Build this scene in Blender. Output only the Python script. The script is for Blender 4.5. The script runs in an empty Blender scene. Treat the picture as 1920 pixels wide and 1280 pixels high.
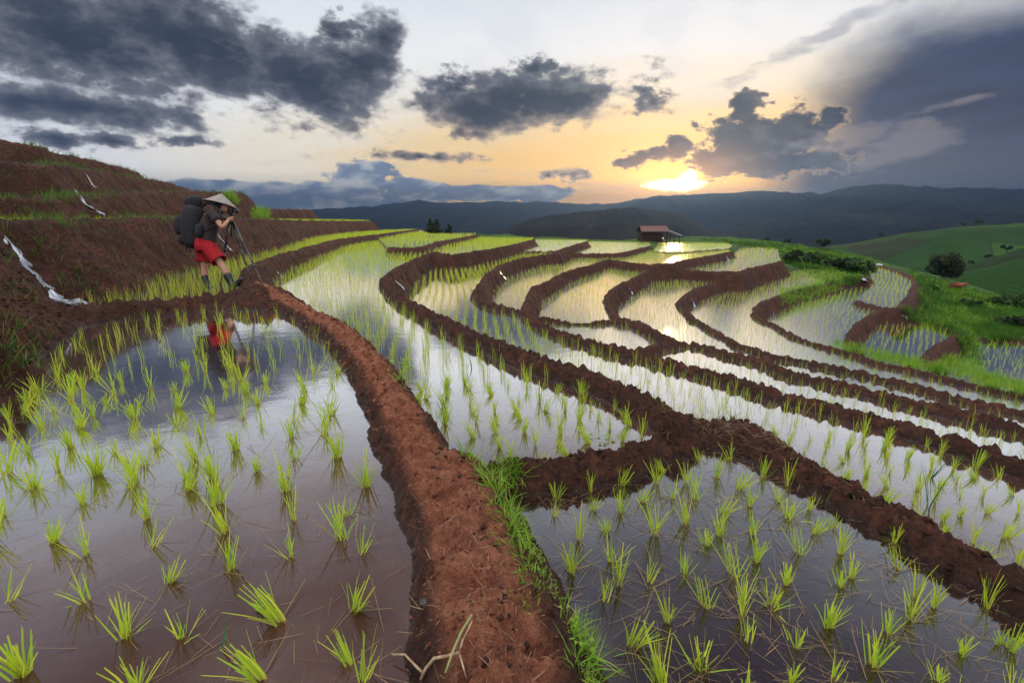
import bpy, bmesh, math, random
import numpy as np
from mathutils import Vector, Matrix
R = math.radians
random.seed(7)
rng = np.random.default_rng(11)
C = bpy.context.scene.collection
scene = bpy.context.scene

# ------------------------------------------------------------------ camera
H = 1.25
FPX = 907.0
PITCH = math.atan(227.0 / FPX)
cam_data = bpy.data.cameras.new("camera_view")
cam_data.sensor_width = 36.0
cam_data.lens = 36.0 * FPX / 1920.0
cam_data.clip_start = 0.05
cam_data.clip_end = 30000
cam = bpy.data.objects.new("camera_view", cam_data)
C.objects.link(cam)
cam.location = (0, 0, H)
cam.rotation_euler = (math.pi / 2 - PITCH, 0, 0)
scene.camera = cam

FWD = np.array([0, math.cos(PITCH), -math.sin(PITCH)])
UPV = np.array([0, math.sin(PITCH), math.cos(PITCH)])
RGT = np.array([1.0, 0, 0])

def ray(px, py):
    return RGT * ((px - 960) / FPX) + UPV * ((640 - py) / FPX) + FWD

def onz(px, py, z):
    """the point of the level z that a sight line meets"""
    d = ray(px, py)
    t = (z - H) / d[2]
    return np.array([d[0] * t, d[1] * t, z])

def att(px, py, t):
    """the point at a given distance along a sight line"""
    return np.array([0, 0, H]) + ray(px, py) * t

def azel(px, py):
    d = ray(px, py)
    d = d / np.linalg.norm(d)
    return math.atan2(d[0], d[1]), math.asin(d[2])

# ------------------------------------------------------------------ exposure, sun, sky
scene.view_settings.view_transform = 'Standard'
scene.view_settings.look = 'None'
scene.view_settings.exposure = 0.35
scene.view_settings.gamma = 1.0
scene.cycles.use_denoising = True
scene.cycles.max_bounces = 8
scene.cycles.transparent_max_bounces = 24
scene.cycles.volume_bounces = 0
scene.cycles.sample_clamp_indirect = 6.0

SUN_AZ, SUN_EL = azel(1272, 343)
sun_data = bpy.data.lights.new("sun", 'SUN')
sun_data.energy = 2.4
sun_data.angle = R(0.5)
sun_data.color = (1.0, 0.66, 0.34)
sun = bpy.data.objects.new("sun", sun_data)
C.objects.link(sun)
sun.rotation_euler = Vector((-math.sin(SUN_AZ) * math.cos(SUN_EL), -math.cos(SUN_AZ) * math.cos(SUN_EL), -math.sin(SUN_EL))).to_track_quat('-Z', 'Y').to_euler()

world = bpy.data.worlds.new("World")
scene.world = world
world.use_nodes = True

class NT:
    """small helper that writes node graphs as expressions"""
    def __init__(s, tree):
        s.t = tree
    def new(s, kind, **kw):
        n = s.t.nodes.new(kind)
        for k, v in kw.items():
            setattr(n, k, v)
        return n
    def put(s, sock, v):
        if isinstance(v, bpy.types.NodeSocket):
            s.t.links.new(v, sock)
        elif v is not None:
            sock.default_value = v
    def m(s, op, a, b=None, c=None, clamp=False):
        n = s.new('ShaderNodeMath', operation=op, use_clamp=clamp)
        for i, v in enumerate((a, b, c)):
            if v is not None:
                s.put(n.inputs[i], v)
        return n.outputs[0]
    def ss(s, v, lo, hi, a=0.0, b=1.0, kind='SMOOTHSTEP'):
        n = s.new('ShaderNodeMapRange', interpolation_type=kind)
        n.clamp = True
        for i, x in enumerate((v, lo, hi, a, b)):
            s.put(n.inputs[i], x)
        return n.outputs[0]
    def vec(s, x, y, z=0.0):
        n = s.new('ShaderNodeCombineXYZ')
        for i, v in enumerate((x, y, z)):
            s.put(n.inputs[i], v)
        return n.outputs[0]
    def noise(s, vec, scale, detail=6, rough=0.55, lac=2.0, dist=0.0, col=False):
        n = s.new('ShaderNodeTexNoise')
        n.noise_dimensions = '3D'
        s.put(n.inputs['Vector'], vec)
        n.inputs['Scale'].default_value = scale
        n.inputs['Detail'].default_value = detail
        n.inputs['Roughness'].default_value = rough
        n.inputs['Lacunarity'].default_value = lac
        n.inputs['Distortion'].default_value = dist
        return n.outputs['Color' if col else 'Fac']
    def mix(s, f, a, b, mode='MIX'):
        n = s.new('ShaderNodeMix', data_type='RGBA', blend_type=mode)
        s.put(n.inputs['Factor'], f)
        for nm, v in (('A', a), ('B', b)):
            sk = [i for i in n.inputs if i.name == nm and i.type == 'RGBA'][0]
            if isinstance(v, (tuple, list)):
                v = tuple(v) + (1.0,) if len(v) == 3 else tuple(v)
            s.put(sk, v)
        return [o for o in n.outputs if o.type == 'RGBA'][0]
    def ramp(s, f, stops, interp='LINEAR'):
        n = s.new('ShaderNodeValToRGB')
        cr = n.color_ramp
        cr.interpolation = interp
        while len(cr.elements) < len(stops):
            cr.elements.new(0.5)
        for e, (p, c) in zip(cr.elements, stops):
            e.position = p
            e.color = tuple(c) + (1.0,) if len(c) == 3 else c
        s.put(n.inputs[0], f)
        return n.outputs[0]

HAZE_D = 0.00040
def build_sky():
    t = world.node_tree
    t.nodes.clear()
    g = NT(t)
    tc = g.new('ShaderNodeTexCoord').outputs['Generated']
    sep = g.new('ShaderNodeSeparateXYZ')
    t.links.new(tc, sep.inputs[0])
    X, Y, Z = sep.outputs
    az = g.m('ARCTAN2', X, Y)
    el = g.m('ARCSINE', Z)
    P = g.vec(az, el)
    # cloud noise on the sphere of directions, flattened towards the horizon
    Q = g.vec(g.m('MULTIPLY', az, 1.0), g.m('MULTIPLY', el, 1.7), 0.2371)
    warp = g.noise(Q, 3.0, 3, 0.5, col=True)
    Qw = g.new('ShaderNodeMix', data_type='VECTOR')
    Qw.inputs['Factor'].default_value = 0.03
    vi = [i for i in Qw.inputs if i.type == 'VECTOR']
    t.links.new(Q, vi[1]); t.links.new(warp, vi[2])
    Qv = [o for o in Qw.outputs if o.type == 'VECTOR'][0]
    def billow(scale, z, detail=3.0, rough=0.55):
        n = g.new('ShaderNodeTexVoronoi', feature='F1')
        n.inputs['Scale'].default_value = scale
        n.inputs['Detail'].default_value = detail
        n.inputs['Roughness'].default_value = rough
        n.inputs['Lacunarity'].default_value = 2.1
        if 'Normalize' in n.inputs or hasattr(n, 'normalize'):
            n.normalize = True
        t.links.new(Qv, n.inputs['Vector'])
        return g.m('SUBTRACT', 1.0, g.m('MULTIPLY', n.outputs['Distance'], 1.25))
    fA = g.noise(Q, 6.0, 9, 0.56)
    fB = g.noise(Q, 15.0, 8, 0.58)
    nA = g.m('ADD', g.m('MULTIPLY', fA, 0.55), g.m('MULTIPLY', billow(9.0, 0.1), 0.45))
    nB = g.m('ADD', g.m('MULTIPLY', fB, 0.55), g.m('MULTIPLY', billow(22.0, 0.2), 0.45))
    nB = g.m('MULTIPLY_ADD', nB, 1.5, -0.28)
    nC = g.noise(g.vec(g.m('MULTIPLY', az, 1.0), g.m('MULTIPLY', el, 6.0), 3.0713), 5.0, 7, 0.6)

    def blobs(lst):
        out = None
        for (px, py, rx, ry, rot) in lst:
            a, e = azel(px, py)
            a2, _ = azel(px + rx, py)
            _, e2 = azel(px, py - ry)
            ra, re = abs(a2 - a), abs(e2 - e)
            n = g.new('ShaderNodeMapping', vector_type='TEXTURE')
            n.inputs['Location'].default_value = (a, e, 0)
            n.inputs['Rotation'].default_value = (0, 0, R(-rot))
            n.inputs['Scale'].default_value = (ra, re, 1)
            t.links.new(P, n.inputs['Vector'])
            l = g.new('ShaderNodeVectorMath', operation='LENGTH')
            t.links.new(n.outputs[0], l.inputs[0])
            d = g.m('SUBTRACT', 1.0, l.outputs['Value'])
            out = d if out is None else g.m('SMOOTH_MAX', out, d, 0.15)
        return out

    # clear air
    sky = g.new('ShaderNodeTexSky', sky_type='NISHITA')
    sky.sun_disc = False
    sky.sun_elevation = SUN_EL
    sky.sun_rotation = SUN_AZ
    sky.air_density = 1.2
    sky.dust_density = 2.5
    skyc = g.mix(1.0, sky.outputs[0], (0.10, 0.10, 0.10), 'MULTIPLY')
    # veil of high thin cloud lit from the low sun
    da = g.m('MULTIPLY', g.m('SUBTRACT', az, SUN_AZ), 0.33)
    de = g.m('MULTIPLY', g.m('SUBTRACT', el, SUN_EL), 1.5)
    s = g.m('SQRT', g.m('ADD', g.m('MULTIPLY', da, da), g.m('MULTIPLY', de, de)))
    sn = g.m('ADD', s, g.m('MULTIPLY', g.m('SUBTRACT', nC, 0.5), 0.10))
    veil = g.ramp(g.m('MULTIPLY', sn, 1.5), [
        (0.00, (0.98, 0.55, 0.13)), (0.07, (0.90, 0.46, 0.09)), (0.16, (0.84, 0.51, 0.17)),
        (0.27, (0.82, 0.60, 0.30)), (0.38, (0.82, 0.75, 0.62)), (0.52, (0.82, 0.83, 0.84)),
        (0.72, (0.74, 0.78, 0.83)), (1.0, (0.58, 0.63, 0.70))], 'EASE')
    base = g.mix(1.0, g.mix(0.86, skyc, veil), (0.90, 0.90, 0.90), 'MULTIPLY')
    # long faint streaks
    streak = g.ss(nC, 0.52, 0.72)
    lowel = g.ss(el, 0.33, 0.02)
    base = g.mix(g.m('MULTIPLY', g.m('MULTIPLY', streak, lowel), 0.40), base, (0.40, 0.35, 0.33))
    base = g.mix(g.m('MULTIPLY', g.ss(fA, 0.46, 0.66), g.ss(el, 0.10, 0.26, 0.0, 0.30)), base, (0.50, 0.53, 0.58))
    # grey-blue cast of the far left
    base = g.mix(g.m('MULTIPLY', g.ss(az, -0.45, -0.95), 0.45), base, (0.28, 0.33, 0.40))

    # dark rain veil on the right
    storm = blobs([(1850, 210, 560, 250, 10), (1720, 330, 480, 100, 5), (2300, 160, 500, 380, 0)])
    stormn = g.m('ADD', storm, g.m('MULTIPLY', g.m('SUBTRACT', nA, 0.5), 0.55))
    stormf = g.ss(stormn, -0.12, 0.50)
    scol = g.mix(g.ss(nC, 0.35, 0.70), (0.001, 0.005, 0.028), (0.010, 0.022, 0.066))
    scol = g.mix(g.m('MULTIPLY', g.ss(el, 0.24, 0.44), 0.28), scol, (0.16, 0.19, 0.26))
    base = g.mix(g.m('MULTIPLY', stormf, 0.96), base, scol)
    lowr = g.m('MULTIPLY', g.ss(az, SUN_AZ + 0.12, SUN_AZ + 0.40), g.ss(el, 0.16, 0.05))
    base = g.mix(g.m('MULTIPLY', lowr, 0.75), base, (0.075, 0.072, 0.085))

    # the sky over and behind the camera: unseen, brightened to light the foreground
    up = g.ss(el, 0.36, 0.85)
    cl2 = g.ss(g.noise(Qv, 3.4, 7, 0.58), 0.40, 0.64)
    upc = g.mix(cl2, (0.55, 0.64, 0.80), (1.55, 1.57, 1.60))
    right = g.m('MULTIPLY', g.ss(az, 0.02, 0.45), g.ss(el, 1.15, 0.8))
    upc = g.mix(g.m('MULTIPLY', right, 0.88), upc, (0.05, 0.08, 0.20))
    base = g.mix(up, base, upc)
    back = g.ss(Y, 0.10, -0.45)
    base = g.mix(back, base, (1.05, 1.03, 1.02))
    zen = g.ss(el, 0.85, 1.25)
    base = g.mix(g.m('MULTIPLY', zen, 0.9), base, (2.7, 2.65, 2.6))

    # horizon cloud bank on the left, blue-grey with pale tops
    bank = blobs([(560, 372, 330, 26, 0), (820, 362, 150, 18, 0), (690, 328, 62, 24, 0), (735, 345, 70, 16, 0), (1012, 364, 55, 16, 0),
                  (420, 380, 200, 34, 0)])
    bn = g.m('ADD', g.m('ADD', bank, g.m('MULTIPLY', g.m('SUBTRACT', nB, 0.5), 1.6)), g.m('MULTIPLY', g.m('SUBTRACT', nC, 0.5), 1.8))
    bf = g.ss(bn, 0.02, 0.22)
    btop = g.ss(g.noise(g.vec(az, g.m('MULTIPLY', el, 2.4), 1.0217), 17.0, 6, 0.6), 0.42, 0.66)
    bcol = g.mix(btop, (0.095, 0.145, 0.23), (0.38, 0.40, 0.42))
    base = g.mix(g.m('MULTIPLY', bf, 0.94), base, bcol)

    # dark cumulus
    dark = blobs([(120, 70, 330, 130, 6), (380, 90, 300, 120, 16), (560, 150, 190, 85, 18), (665, 120, 110, 90, 0), (715, 70, 60, 60, 0),
                  (170, 205, 230, 48, 4), (60, 190, 120, 40, 0),
                  (970, 188, 235, 62, -3), (900, 210, 130, 55, 0), (1060, 190, 150, 50, 0)])
    dn = g.m('ADD', g.m('ADD', dark, g.m('MULTIPLY', g.m('SUBTRACT', nA, 0.5), 1.5)), g.m('MULTIPLY', g.m('SUBTRACT', nB, 0.5), 1.5))
    small = blobs([(110, 263, 110, 24, 0), (215, 266, 80, 18, 0), (355, 262, 66, 16, 0), (880, 252, 70, 18, 0), (1226, 184, 50, 32, 20), (1205, 200, 22, 20, 0), (1030, 328, 30, 12, 0), (1073, 330, 42, 18, 0),
                   (790, 294, 130, 12, 0), (1000, 130, 60, 30, 0), (640, 60, 60, 40, 0), (860, 170, 60, 50, 0)])
    nD = g.noise(Qv, 42.0, 6, 0.62)
    sn_ = g.m('ADD', g.m('ADD', small, g.m('MULTIPLY', g.m('SUBTRACT', nD, 0.5), 2.2)), g.m('MULTIPLY', g.m('SUBTRACT', nB, 0.5), 1.2))
    dn = g.m('MAXIMUM', g.m('ADD', dn, g.m('MULTIPLY', g.m('SUBTRACT', nD, 0.5), 0.45)), g.m('MULTIPLY', sn_, 0.8))
    df = g.ss(dn, 0.04, 0.50)
    core = g.ss(dn, 0.12, 1.05)
    rim = g.mix(g.ss(s, 0.30, 0.06), (0.15, 0.15, 0.165), (0.60, 0.42, 0.26))
    dcol = g.mix(core, rim, (0.001, 0.003, 0.009))
    dcol = g.mix(g.m('MULTIPLY', g.ss(nB, 0.45, 0.75), 0.22), dcol, (0.065, 0.07, 0.09))
    base = g.mix(g.m('MULTIPLY', df, 0.97), base, dcol)

    # towering cloud beside the sun and its warm torn skirts
    tow = blobs([(1400, 262, 105, 62, -8), (1345, 300, 62, 40, 0), (1390, 205, 34, 34, 0), (1470, 265, 100, 46, -10), (1560, 218, 40, 26, 0),
                 (1235, 288, 70, 22, -10), (1268, 272, 36, 24, 0), (1180, 304, 34, 10, 0), (1440, 305, 140, 36, 4), (1480, 245, 100, 50, -8), (1410, 275, 90, 60, 0)])
    tn = g.m('ADD', tow, g.m('MULTIPLY', g.m('SUBTRACT', nB, 0.5), 2.0))
    tn = g.m('ADD', tn, g.m('MULTIPLY', g.m('SUBTRACT', nD, 0.5), 1.4))
    tf = g.ss(tn, 0.08, 0.28)
    tcol = g.mix(g.ss(tn, 0.06, 0.50), (0.46, 0.30, 0.17), (0.012, 0.012, 0.018))
    tcol = g.mix(g.m('MULTIPLY', g.ss(nB, 0.50, 0.70), 0.55), tcol, (0.085, 0.08, 0.085))
    base = g.mix(g.m('MULTIPLY', tf, 0.96), base, tcol)
    skirt = blobs([(1700, 268, 135, 40, -14), (1640, 300, 70, 26, -35), (1580, 262, 170, 24, -4), (1800, 190, 110, 12, -10)])
    kn = g.m('ADD', g.m('ADD', skirt, g.m('MULTIPLY', g.m('SUBTRACT', nB, 0.5), 2.2)), g.m('MULTIPLY', g.m('SUBTRACT', nC, 0.5), 2.6))
    base = g.mix(g.m('MULTIPLY', g.ss(kn, 0.10, 0.95), 0.60), base, (0.20, 0.165, 0.15))
    streaks = blobs([(1560, 60, 210, 26, -20)])
    kn = g.m('ADD', g.m('ADD', streaks, g.m('MULTIPLY', g.m('SUBTRACT', nB, 0.5), 1.8)), g.m('MULTIPLY', g.m('SUBTRACT', nC, 0.5), 3.0))
    base = g.mix(g.m('MULTIPLY', g.ss(kn, 0.1, 0.9), 0.55), base, (0.20, 0.21, 0.25))

    # the sun behind the gap
    gl = blobs([(1272, 342, 240, 110, 0)])
    glow = g.m('POWER', g.m('MAXIMUM', gl, 0.0), 2.2)
    base = g.mix(g.m('MULTIPLY', glow, 0.60), base, (1.5, 0.62, 0.10), 'ADD')
    sp = blobs([(1268, 347, 64, 16, 0), (1292, 330, 22, 15, 0)])
    spn = g.m('ADD', g.m('ADD', sp, g.m('MULTIPLY', g.m('SUBTRACT', nB, 0.5), 0.9)), g.m('MULTIPLY', g.m('SUBTRACT', nD, 0.5), 0.8))
    base = g.mix(g.ss(spn, 0.10, 0.65), base, (9.0, 6.6, 2.4))
    # the low air built further down takes part of this light away again
    thick = g.m('MINIMUM', g.m('DIVIDE', HAZE_D * 238.0, g.m('MAXIMUM', Z, 0.02)), 1.15)
    base = g.mix(1.0, base, g.vec(*[g.m('EXPONENT', g.m('MULTIPLY', thick, 0.75))] * 3), 'MULTIPLY')
    # below the horizon
    base = g.mix(g.ss(el, 0.0, -0.05), base, (0.10, 0.12, 0.14))
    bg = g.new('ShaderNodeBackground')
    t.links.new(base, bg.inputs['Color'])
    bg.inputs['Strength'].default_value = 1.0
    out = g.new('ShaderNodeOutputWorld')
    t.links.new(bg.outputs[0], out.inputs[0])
build_sky()
# ------------------------------------------------------------------ numeric helpers
def gnoise(x, y, seed=0):
    """2-D gradient noise, about -1..1"""
    xi = np.floor(x).astype(np.int64); yi = np.floor(y).astype(np.int64)
    xf = x - xi; yf = y - yi
    def h(a, b):
        k = (a * 374761393 + b * 668265263 + seed * 974634777) & 0xffffffff
        k = ((k ^ (k >> 13)) * 1274126177) & 0xffffffff
        k = (k ^ (k >> 16)) & 0xffff
        return k * (2 * math.pi / 65536.0)
    def gd(a, b, dx, dy):
        t = h(a, b)
        return np.cos(t) * dx + np.sin(t) * dy
    u = xf * xf * xf * (xf * (xf * 6 - 15) + 10)
    v = yf * yf * yf * (yf * (yf * 6 - 15) + 10)
    n00 = gd(xi, yi, xf, yf); n10 = gd(xi + 1, yi, xf - 1, yf)
    n01 = gd(xi, yi + 1, xf, yf - 1); n11 = gd(xi + 1, yi + 1, xf - 1, yf - 1)
    return 1.5 * ((n00 * (1 - u) + n10 * u) * (1 - v) + (n01 * (1 - u) + n11 * u) * v)

def fbm(x, y, octv=4, seed=0, gain=0.5, ridged=False):
    s = np.zeros_like(x); a = 1.0; f = 1.0; tot = 0
    for o in range(octv):
        n = gnoise(x * f + 13.7 * o, y * f - 7.3 * o, seed + o)
        s += a * ((1 - 2 * np.abs(n)) if ridged else n)
        tot += a; a *= gain; f *= 2.03
    return s / tot

def inpoly(x, y, poly):
    p = np.asarray(poly)[:, :2]
    ins = np.zeros(x.shape, bool)
    n = len(p); j = n - 1
    for i in range(n):
        xi, yi = p[i]; xj, yj = p[j]
        if yi != yj:
            c = ((yi > y) != (yj > y)) & (x < (xj - xi) * (y - yi) / (yj - yi) + xi)
            ins ^= c
        j = i
    return ins

def smoothline(pts, n=4):
    """Catmull-Rom through the points"""
    p = np.asarray(pts, float)
    if len(p) < 3:
        return p
    q = np.vstack([2 * p[0] - p[1], p, 2 * p[-1] - p[-2]])
    out = []
    for i in range(1, len(q) - 2):
        for k in range(n):
            t = k / n
            out.append(0.5 * ((2 * q[i]) + (-q[i - 1] + q[i + 1]) * t + (2 * q[i - 1] - 5 * q[i] + 4 * q[i + 1] - q[i + 2]) * t * t
                              + (-q[i - 1] + 3 * q[i] - 3 * q[i + 1] + q[i + 2]) * t ** 3))
    out.append(p[-1])
    return np.array(out)

def linedist(x, y, line):
    """distance to a polyline and the interpolated z of the nearest point"""
    best = np.full(x.shape, 1e9); zz = np.zeros(x.shape)
    for a, b in zip(line[:-1], line[1:]):
        ex, ey = b[0] - a[0], b[1] - a[1]
        L = ex * ex + ey * ey + 1e-12
        t = np.clip(((x - a[0]) * ex + (y - a[1]) * ey) / L, 0, 1)
        d = np.hypot(x - a[0] - t * ex, y - a[1] - t * ey)
        m = d < best
        best[m] = d[m]
        zz[m] = (a[2] + t * (b[2] - a[2]))[m]
    return best, zz

def rbf_fit(P):
    P = np.asarray(P, float)
    d = np.hypot(P[:, None, 0] - P[None, :, 0], P[:, None, 1] - P[None, :, 1])
    n = len(P)
    A = np.zeros((n + 3, n + 3))
    A[:n, :n] = -d + np.eye(n) * -0.02
    A[:n, n] = 1; A[:n, n + 1:] = P[:, :2]
    A[n:, :n] = A[:n, n:].T
    w = np.linalg.solve(A, np.concatenate([P[:, 2], [0, 0, 0]]))
    return P, w

def rbf_eval(fit, x, y):
    P, w = fit
    out = w[len(P)] + w[len(P) + 1] * x + w[len(P) + 2] * y
    for i, p in enumerate(P):
        out = out - w[i] * np.hypot(x - p[0], y - p[1])
    return out

# ------------------------------------------------------------------ the terraces: crests of the earth bunds (pixel, level), half width, slope
BUND = {}
def bund(name, pts, z=None, w=0.16, slope=1.5, sm=4, pre=(), post=()):
    out = []
    for p in pts:
        out.append(onz(p[0], p[1], z) if len(p) == 2 else att(*p))
    out = [np.array(p, float) for p in pre] + out + [np.array(p, float) for p in post]
    BUND[name] = dict(p=np.array(out), line=smoothline(out, sm), w=w, slope=slope)

ZA, ZT1, ZT1B, ZC, ZB = 0.0, 0.11, 0.0, -0.13, -0.22
ZD, ZD2, ZG3, ZE, ZG4 = -0.57, -0.48, -0.82, -1.02, -0.98
ZF, ZFF, ZF2, ZE2, ZG, ZG2, ZH, ZJ, ZK, ZL, ZJ2 = -1.34, -1.38, -1.40, -1.34, -1.80, -1.80, -2.23, -2.72, -3.06, -3.46, -2.52
ZT2 = 1.12

bund('person', [(60, 592), (118, 580), (200, 571), (300, 563), (380, 554), (440, 547), (490, 546)], 0.19, 0.10, 1.5, pre=[(-7.2, 5.6, 0.3)])
bund('path', [(490, 546), (540, 562), (588, 585), (640, 618), (690, 668), (731, 730), (770, 800), (818, 880), (856, 980), (880, 1080), (898, 1190), (910, 1290)], 0.14, 0.115, 1.6,
     post=[(0.0, 0.3, 0.17), (0.05, -1.2, 0.17)])
bund('shoulder', [(845, 850), (880, 905), (915, 985), (950, 1080), (980, 1180), (1012, 1290)], 0.10, 0.11, 1.6, post=[(0.12, 0.2, 0.07)])
bund('cross', [(880, 878), (960, 866), (1050, 860), (1130, 847), (1195, 832), (1240, 812), (1275, 792)], -0.07, 0.04, 1.9)
bund('second', [(1275, 780), (1217, 748), (1150, 715), (1068, 686), (1019, 672), (951, 648), (900, 628), (851, 606), (802, 583), (762, 562), (732, 541), (721, 526),
                (732, 511), (762, 494), (792, 480), (815, 473), (846, 477), (884, 472), (924, 466), (965, 458), (1000, 449)], 0.0, 0.065, 1.9)
bund('right', [(1275, 780), (1330, 797), (1400, 813), (1480, 850), (1560, 890), (1640, 932), (1720, 976), (1800, 1022), (1920, 1087), (2050, 1160), (2300, 1300)], -0.12, 0.07, 1.8)
bund('third', [(2300, 985), (2100, 920), (1920, 866), (1850, 844), (1766, 816), (1681, 790), (1597, 768), (1484, 740), (1420, 722), (1366, 705), (1285, 684), (1231, 669), (1190, 660), (1136, 648),
               (1100, 637), (1046, 621), (1014, 606), (990, 592), (976, 581), (941, 575), (908, 566), (892, 557), (890, 548), (900, 535), (913, 514), (930, 503), (946, 494), (979, 484), (1019, 478), (1054, 473)], -0.48, 0.06, 2.1)
bund('thin_a', [(949, 473), (1000, 471), (1041, 471)], -0.42, 0.06, 1.6)
bund('gold_a', [(1041, 472), (1065, 463), (1100, 453)], -0.36, 0.12, 1.7)
bund('gold_b', [(1054, 474), (1100, 475), (1159, 474), (1194, 467), (1220, 461)], -0.70, 0.10, 1.7)
bund('thin_b', [(1225, 470), (1260, 472), (1297, 471), (1362, 466)], -0.92, 0.08, 1.6)
bund('fourth', [(990, 590), (985, 574), (995, 553), (1003, 538), (1027, 528), (1054, 513), (1087, 502), (1112, 496), (1139, 487), (1170, 491), (1205, 494), (1253, 493), (1297, 485), (1340, 478), (1372, 471)], -0.91, 0.09, 1.9)
bund('thin_c', [(1014, 594), (1040, 598), (1066, 602)], -1.29, 0.05, 1.6)
bund('thin_d', [(1114, 602), (1135, 600), (1163, 597)], -1.29, 0.06, 1.6)
bund('link', [(1196, 655), (1225, 650), (1250, 643), (1270, 641)], -1.22, 0.10, 1.6)
bund('fifth', [(2200, 868), (2050, 831), (1920, 800), (1849, 783), (1794, 769), (1681, 743), (1597, 721), (1484, 696), (1434, 677), (1366, 660), (1304, 643), (1271, 641), (1231, 622), (1200, 605), (1177, 598), (1156, 594),
               (1145, 578), (1139, 562), (1141, 552), (1150, 542), (1166, 531), (1188, 522), (1214, 508), (1240, 502), (1262, 497), (1284, 505), (1310, 507), (1382, 509), (1406, 502), (1440, 495), (1466, 489)], -1.24, 0.08, 2.0)
bund('sixth_a', [(1625, 698), (1569, 687), (1484, 670), (1442, 664), (1407, 650), (1384, 645), (1358, 629), (1332, 616), (1310, 602), (1297, 597), (1292, 588), (1274, 572), (1276, 563), (1290, 549), (1308, 540), (1341, 529), (1372, 518), (1388, 511)], -1.70, 0.08, 2.0)
bund('sixth_b', [(2200, 820), (2050, 795), (1920, 769), (1850, 755), (1766, 735), (1709, 718), (1645, 704)], -1.70, 0.07, 2.0)
bund('tip', [(1434, 677), (1440, 666)], -1.70, 0.07, 1.5)
bund('seventh', [(2200, 800), (2050, 770), (1919, 739), (1837, 723), (1755, 703), (1701, 690), (1646, 679), (1591, 660), (1537, 646), (1490, 630), (1455, 610), (1424, 597), (1416, 588), (1427, 567), (1455, 556),
                 (1496, 542), (1540, 533), (1575, 524), (1605, 520), (1632, 521)], -2.14, 0.09, 2.0)
bund('thin_e', [(1606, 563), (1630, 570), (1660, 576), (1690, 577)], -2.50, 0.09, 1.6)
bund('eighth', [(1612, 658), (1599, 645), (1592, 632), (1605, 612), (1632, 592), (1650, 581), (1668, 576)], -2.60, 0.10, 2.0)
bund('rim', [(1634, 500), (1650, 498), (1682, 507), (1710, 520), (1720, 532), (1706, 558), (1690, 577)], -2.40, 0.16, 1.4)
bund('rim_b', [(1690, 600), (1715, 598), (1742, 600), (1770, 609), (1795, 617)], -2.95, 0.13, 1.5)
bund('ninth', [(1765, 692), (1750, 680), (1742, 667), (1755, 651), (1775, 639), (1792, 628), (1800, 617)], -2.95, 0.11, 2.0)
bund('rim_c', [(1835, 633), (1880, 634), (1930, 640), (2050, 655)], -3.36, 0.12, 1.4)
bund('mid_left', [(732, 464), (760, 465), (792, 463), (824, 453), (860, 447), (893, 440)], 0.13, 0.13, 1.8)
bund('left_low', [(486, 540), (474, 524), (468, 508), (486, 493), (533, 477), (586, 462), (640, 448), (708, 440), (750, 434), (789, 429)], 0.26, 0.14, 1.7)
bund('left_mid', [(0, 416, 6.6), (50, 416, 7.3), (110, 414, 8.0), (167, 413, 8.8), (250, 410.5, 10.3), (333, 409, 12.6), (443, 409, 17), (563, 414, 31), (640, 414.5, 42), (696, 414.5, 50)], None, 0.16, 1.35,
     pre=[(-16, -2, 1.5), (-11.5, 2.0, 1.4)])
bund('left_three', [(0, 372, 8.5), (80, 371, 9.6), (140, 369, 11), (200, 366, 13), (273, 362, 17), (350, 359, 22), (413, 361, 27), (447, 362, 30), (458, 366, 31)], None, 0.16, 1.6,
     pre=[(-20, 0, 2.4), (-14, 4, 2.0)])
bund('left_four', [(0, 304, 11.5), (70, 308, 13), (133, 314, 14.8), (183, 323, 17.5), (225, 330, 19.5), (257, 335, 21.5), (300, 341, 24), (347, 354, 27)], None, 0.18, 1.6,
     pre=[(-26, 2, 4.0), (-18, 7, 3.4)])
bund('left_top', [(0, 264, 15), (43, 272, 16), (87, 286, 17.3), (150, 297, 19.5), (210, 311, 22), (247, 322, 24), (262, 334, 25)], None, 0.2, 1.5,
     pre=[(-32, 4, 6.0), (-23, 9, 5.0)])
bund('left_far', [(474, 392, 34), (530, 392, 39), (582, 393, 45)], None, 0.18, 1.6)

def B(name, a=None, b=None):
    """the crest of a bund, from the vertex nearest pixel a to that nearest pixel b (reversed when that is the order)"""
    L = BUND[name]['line']
    def near(q):
        w = q if len(q) == 3 else None
        z = L[:, 2].mean()
        pt = np.asarray(w) if w is not None else onz(q[0], q[1], z)
        return int(np.argmin(np.hypot(L[:, 0] - pt[0], L[:, 1] - pt[1])))
    i = 0 if a is None else near(a)
    j = len(L) - 1 if b is None else near(b)
    return list(L[i:j + 1]) if i <= j else list(L[j:i + 1][::-1])
def rev(l): return l[::-1]
def PX(z, *pts): return [onz(p[0], p[1], z) for p in pts]
def W(*pts): return [np.array((p[0], p[1], 0.0)) for p in pts]

REG = {}
def region(name, z, *pieces):
    poly = [p for piece in pieces for p in piece]
    REG[name] = dict(z=z, p=np.array([(p[0], p[1]) for p in poly]))

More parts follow.
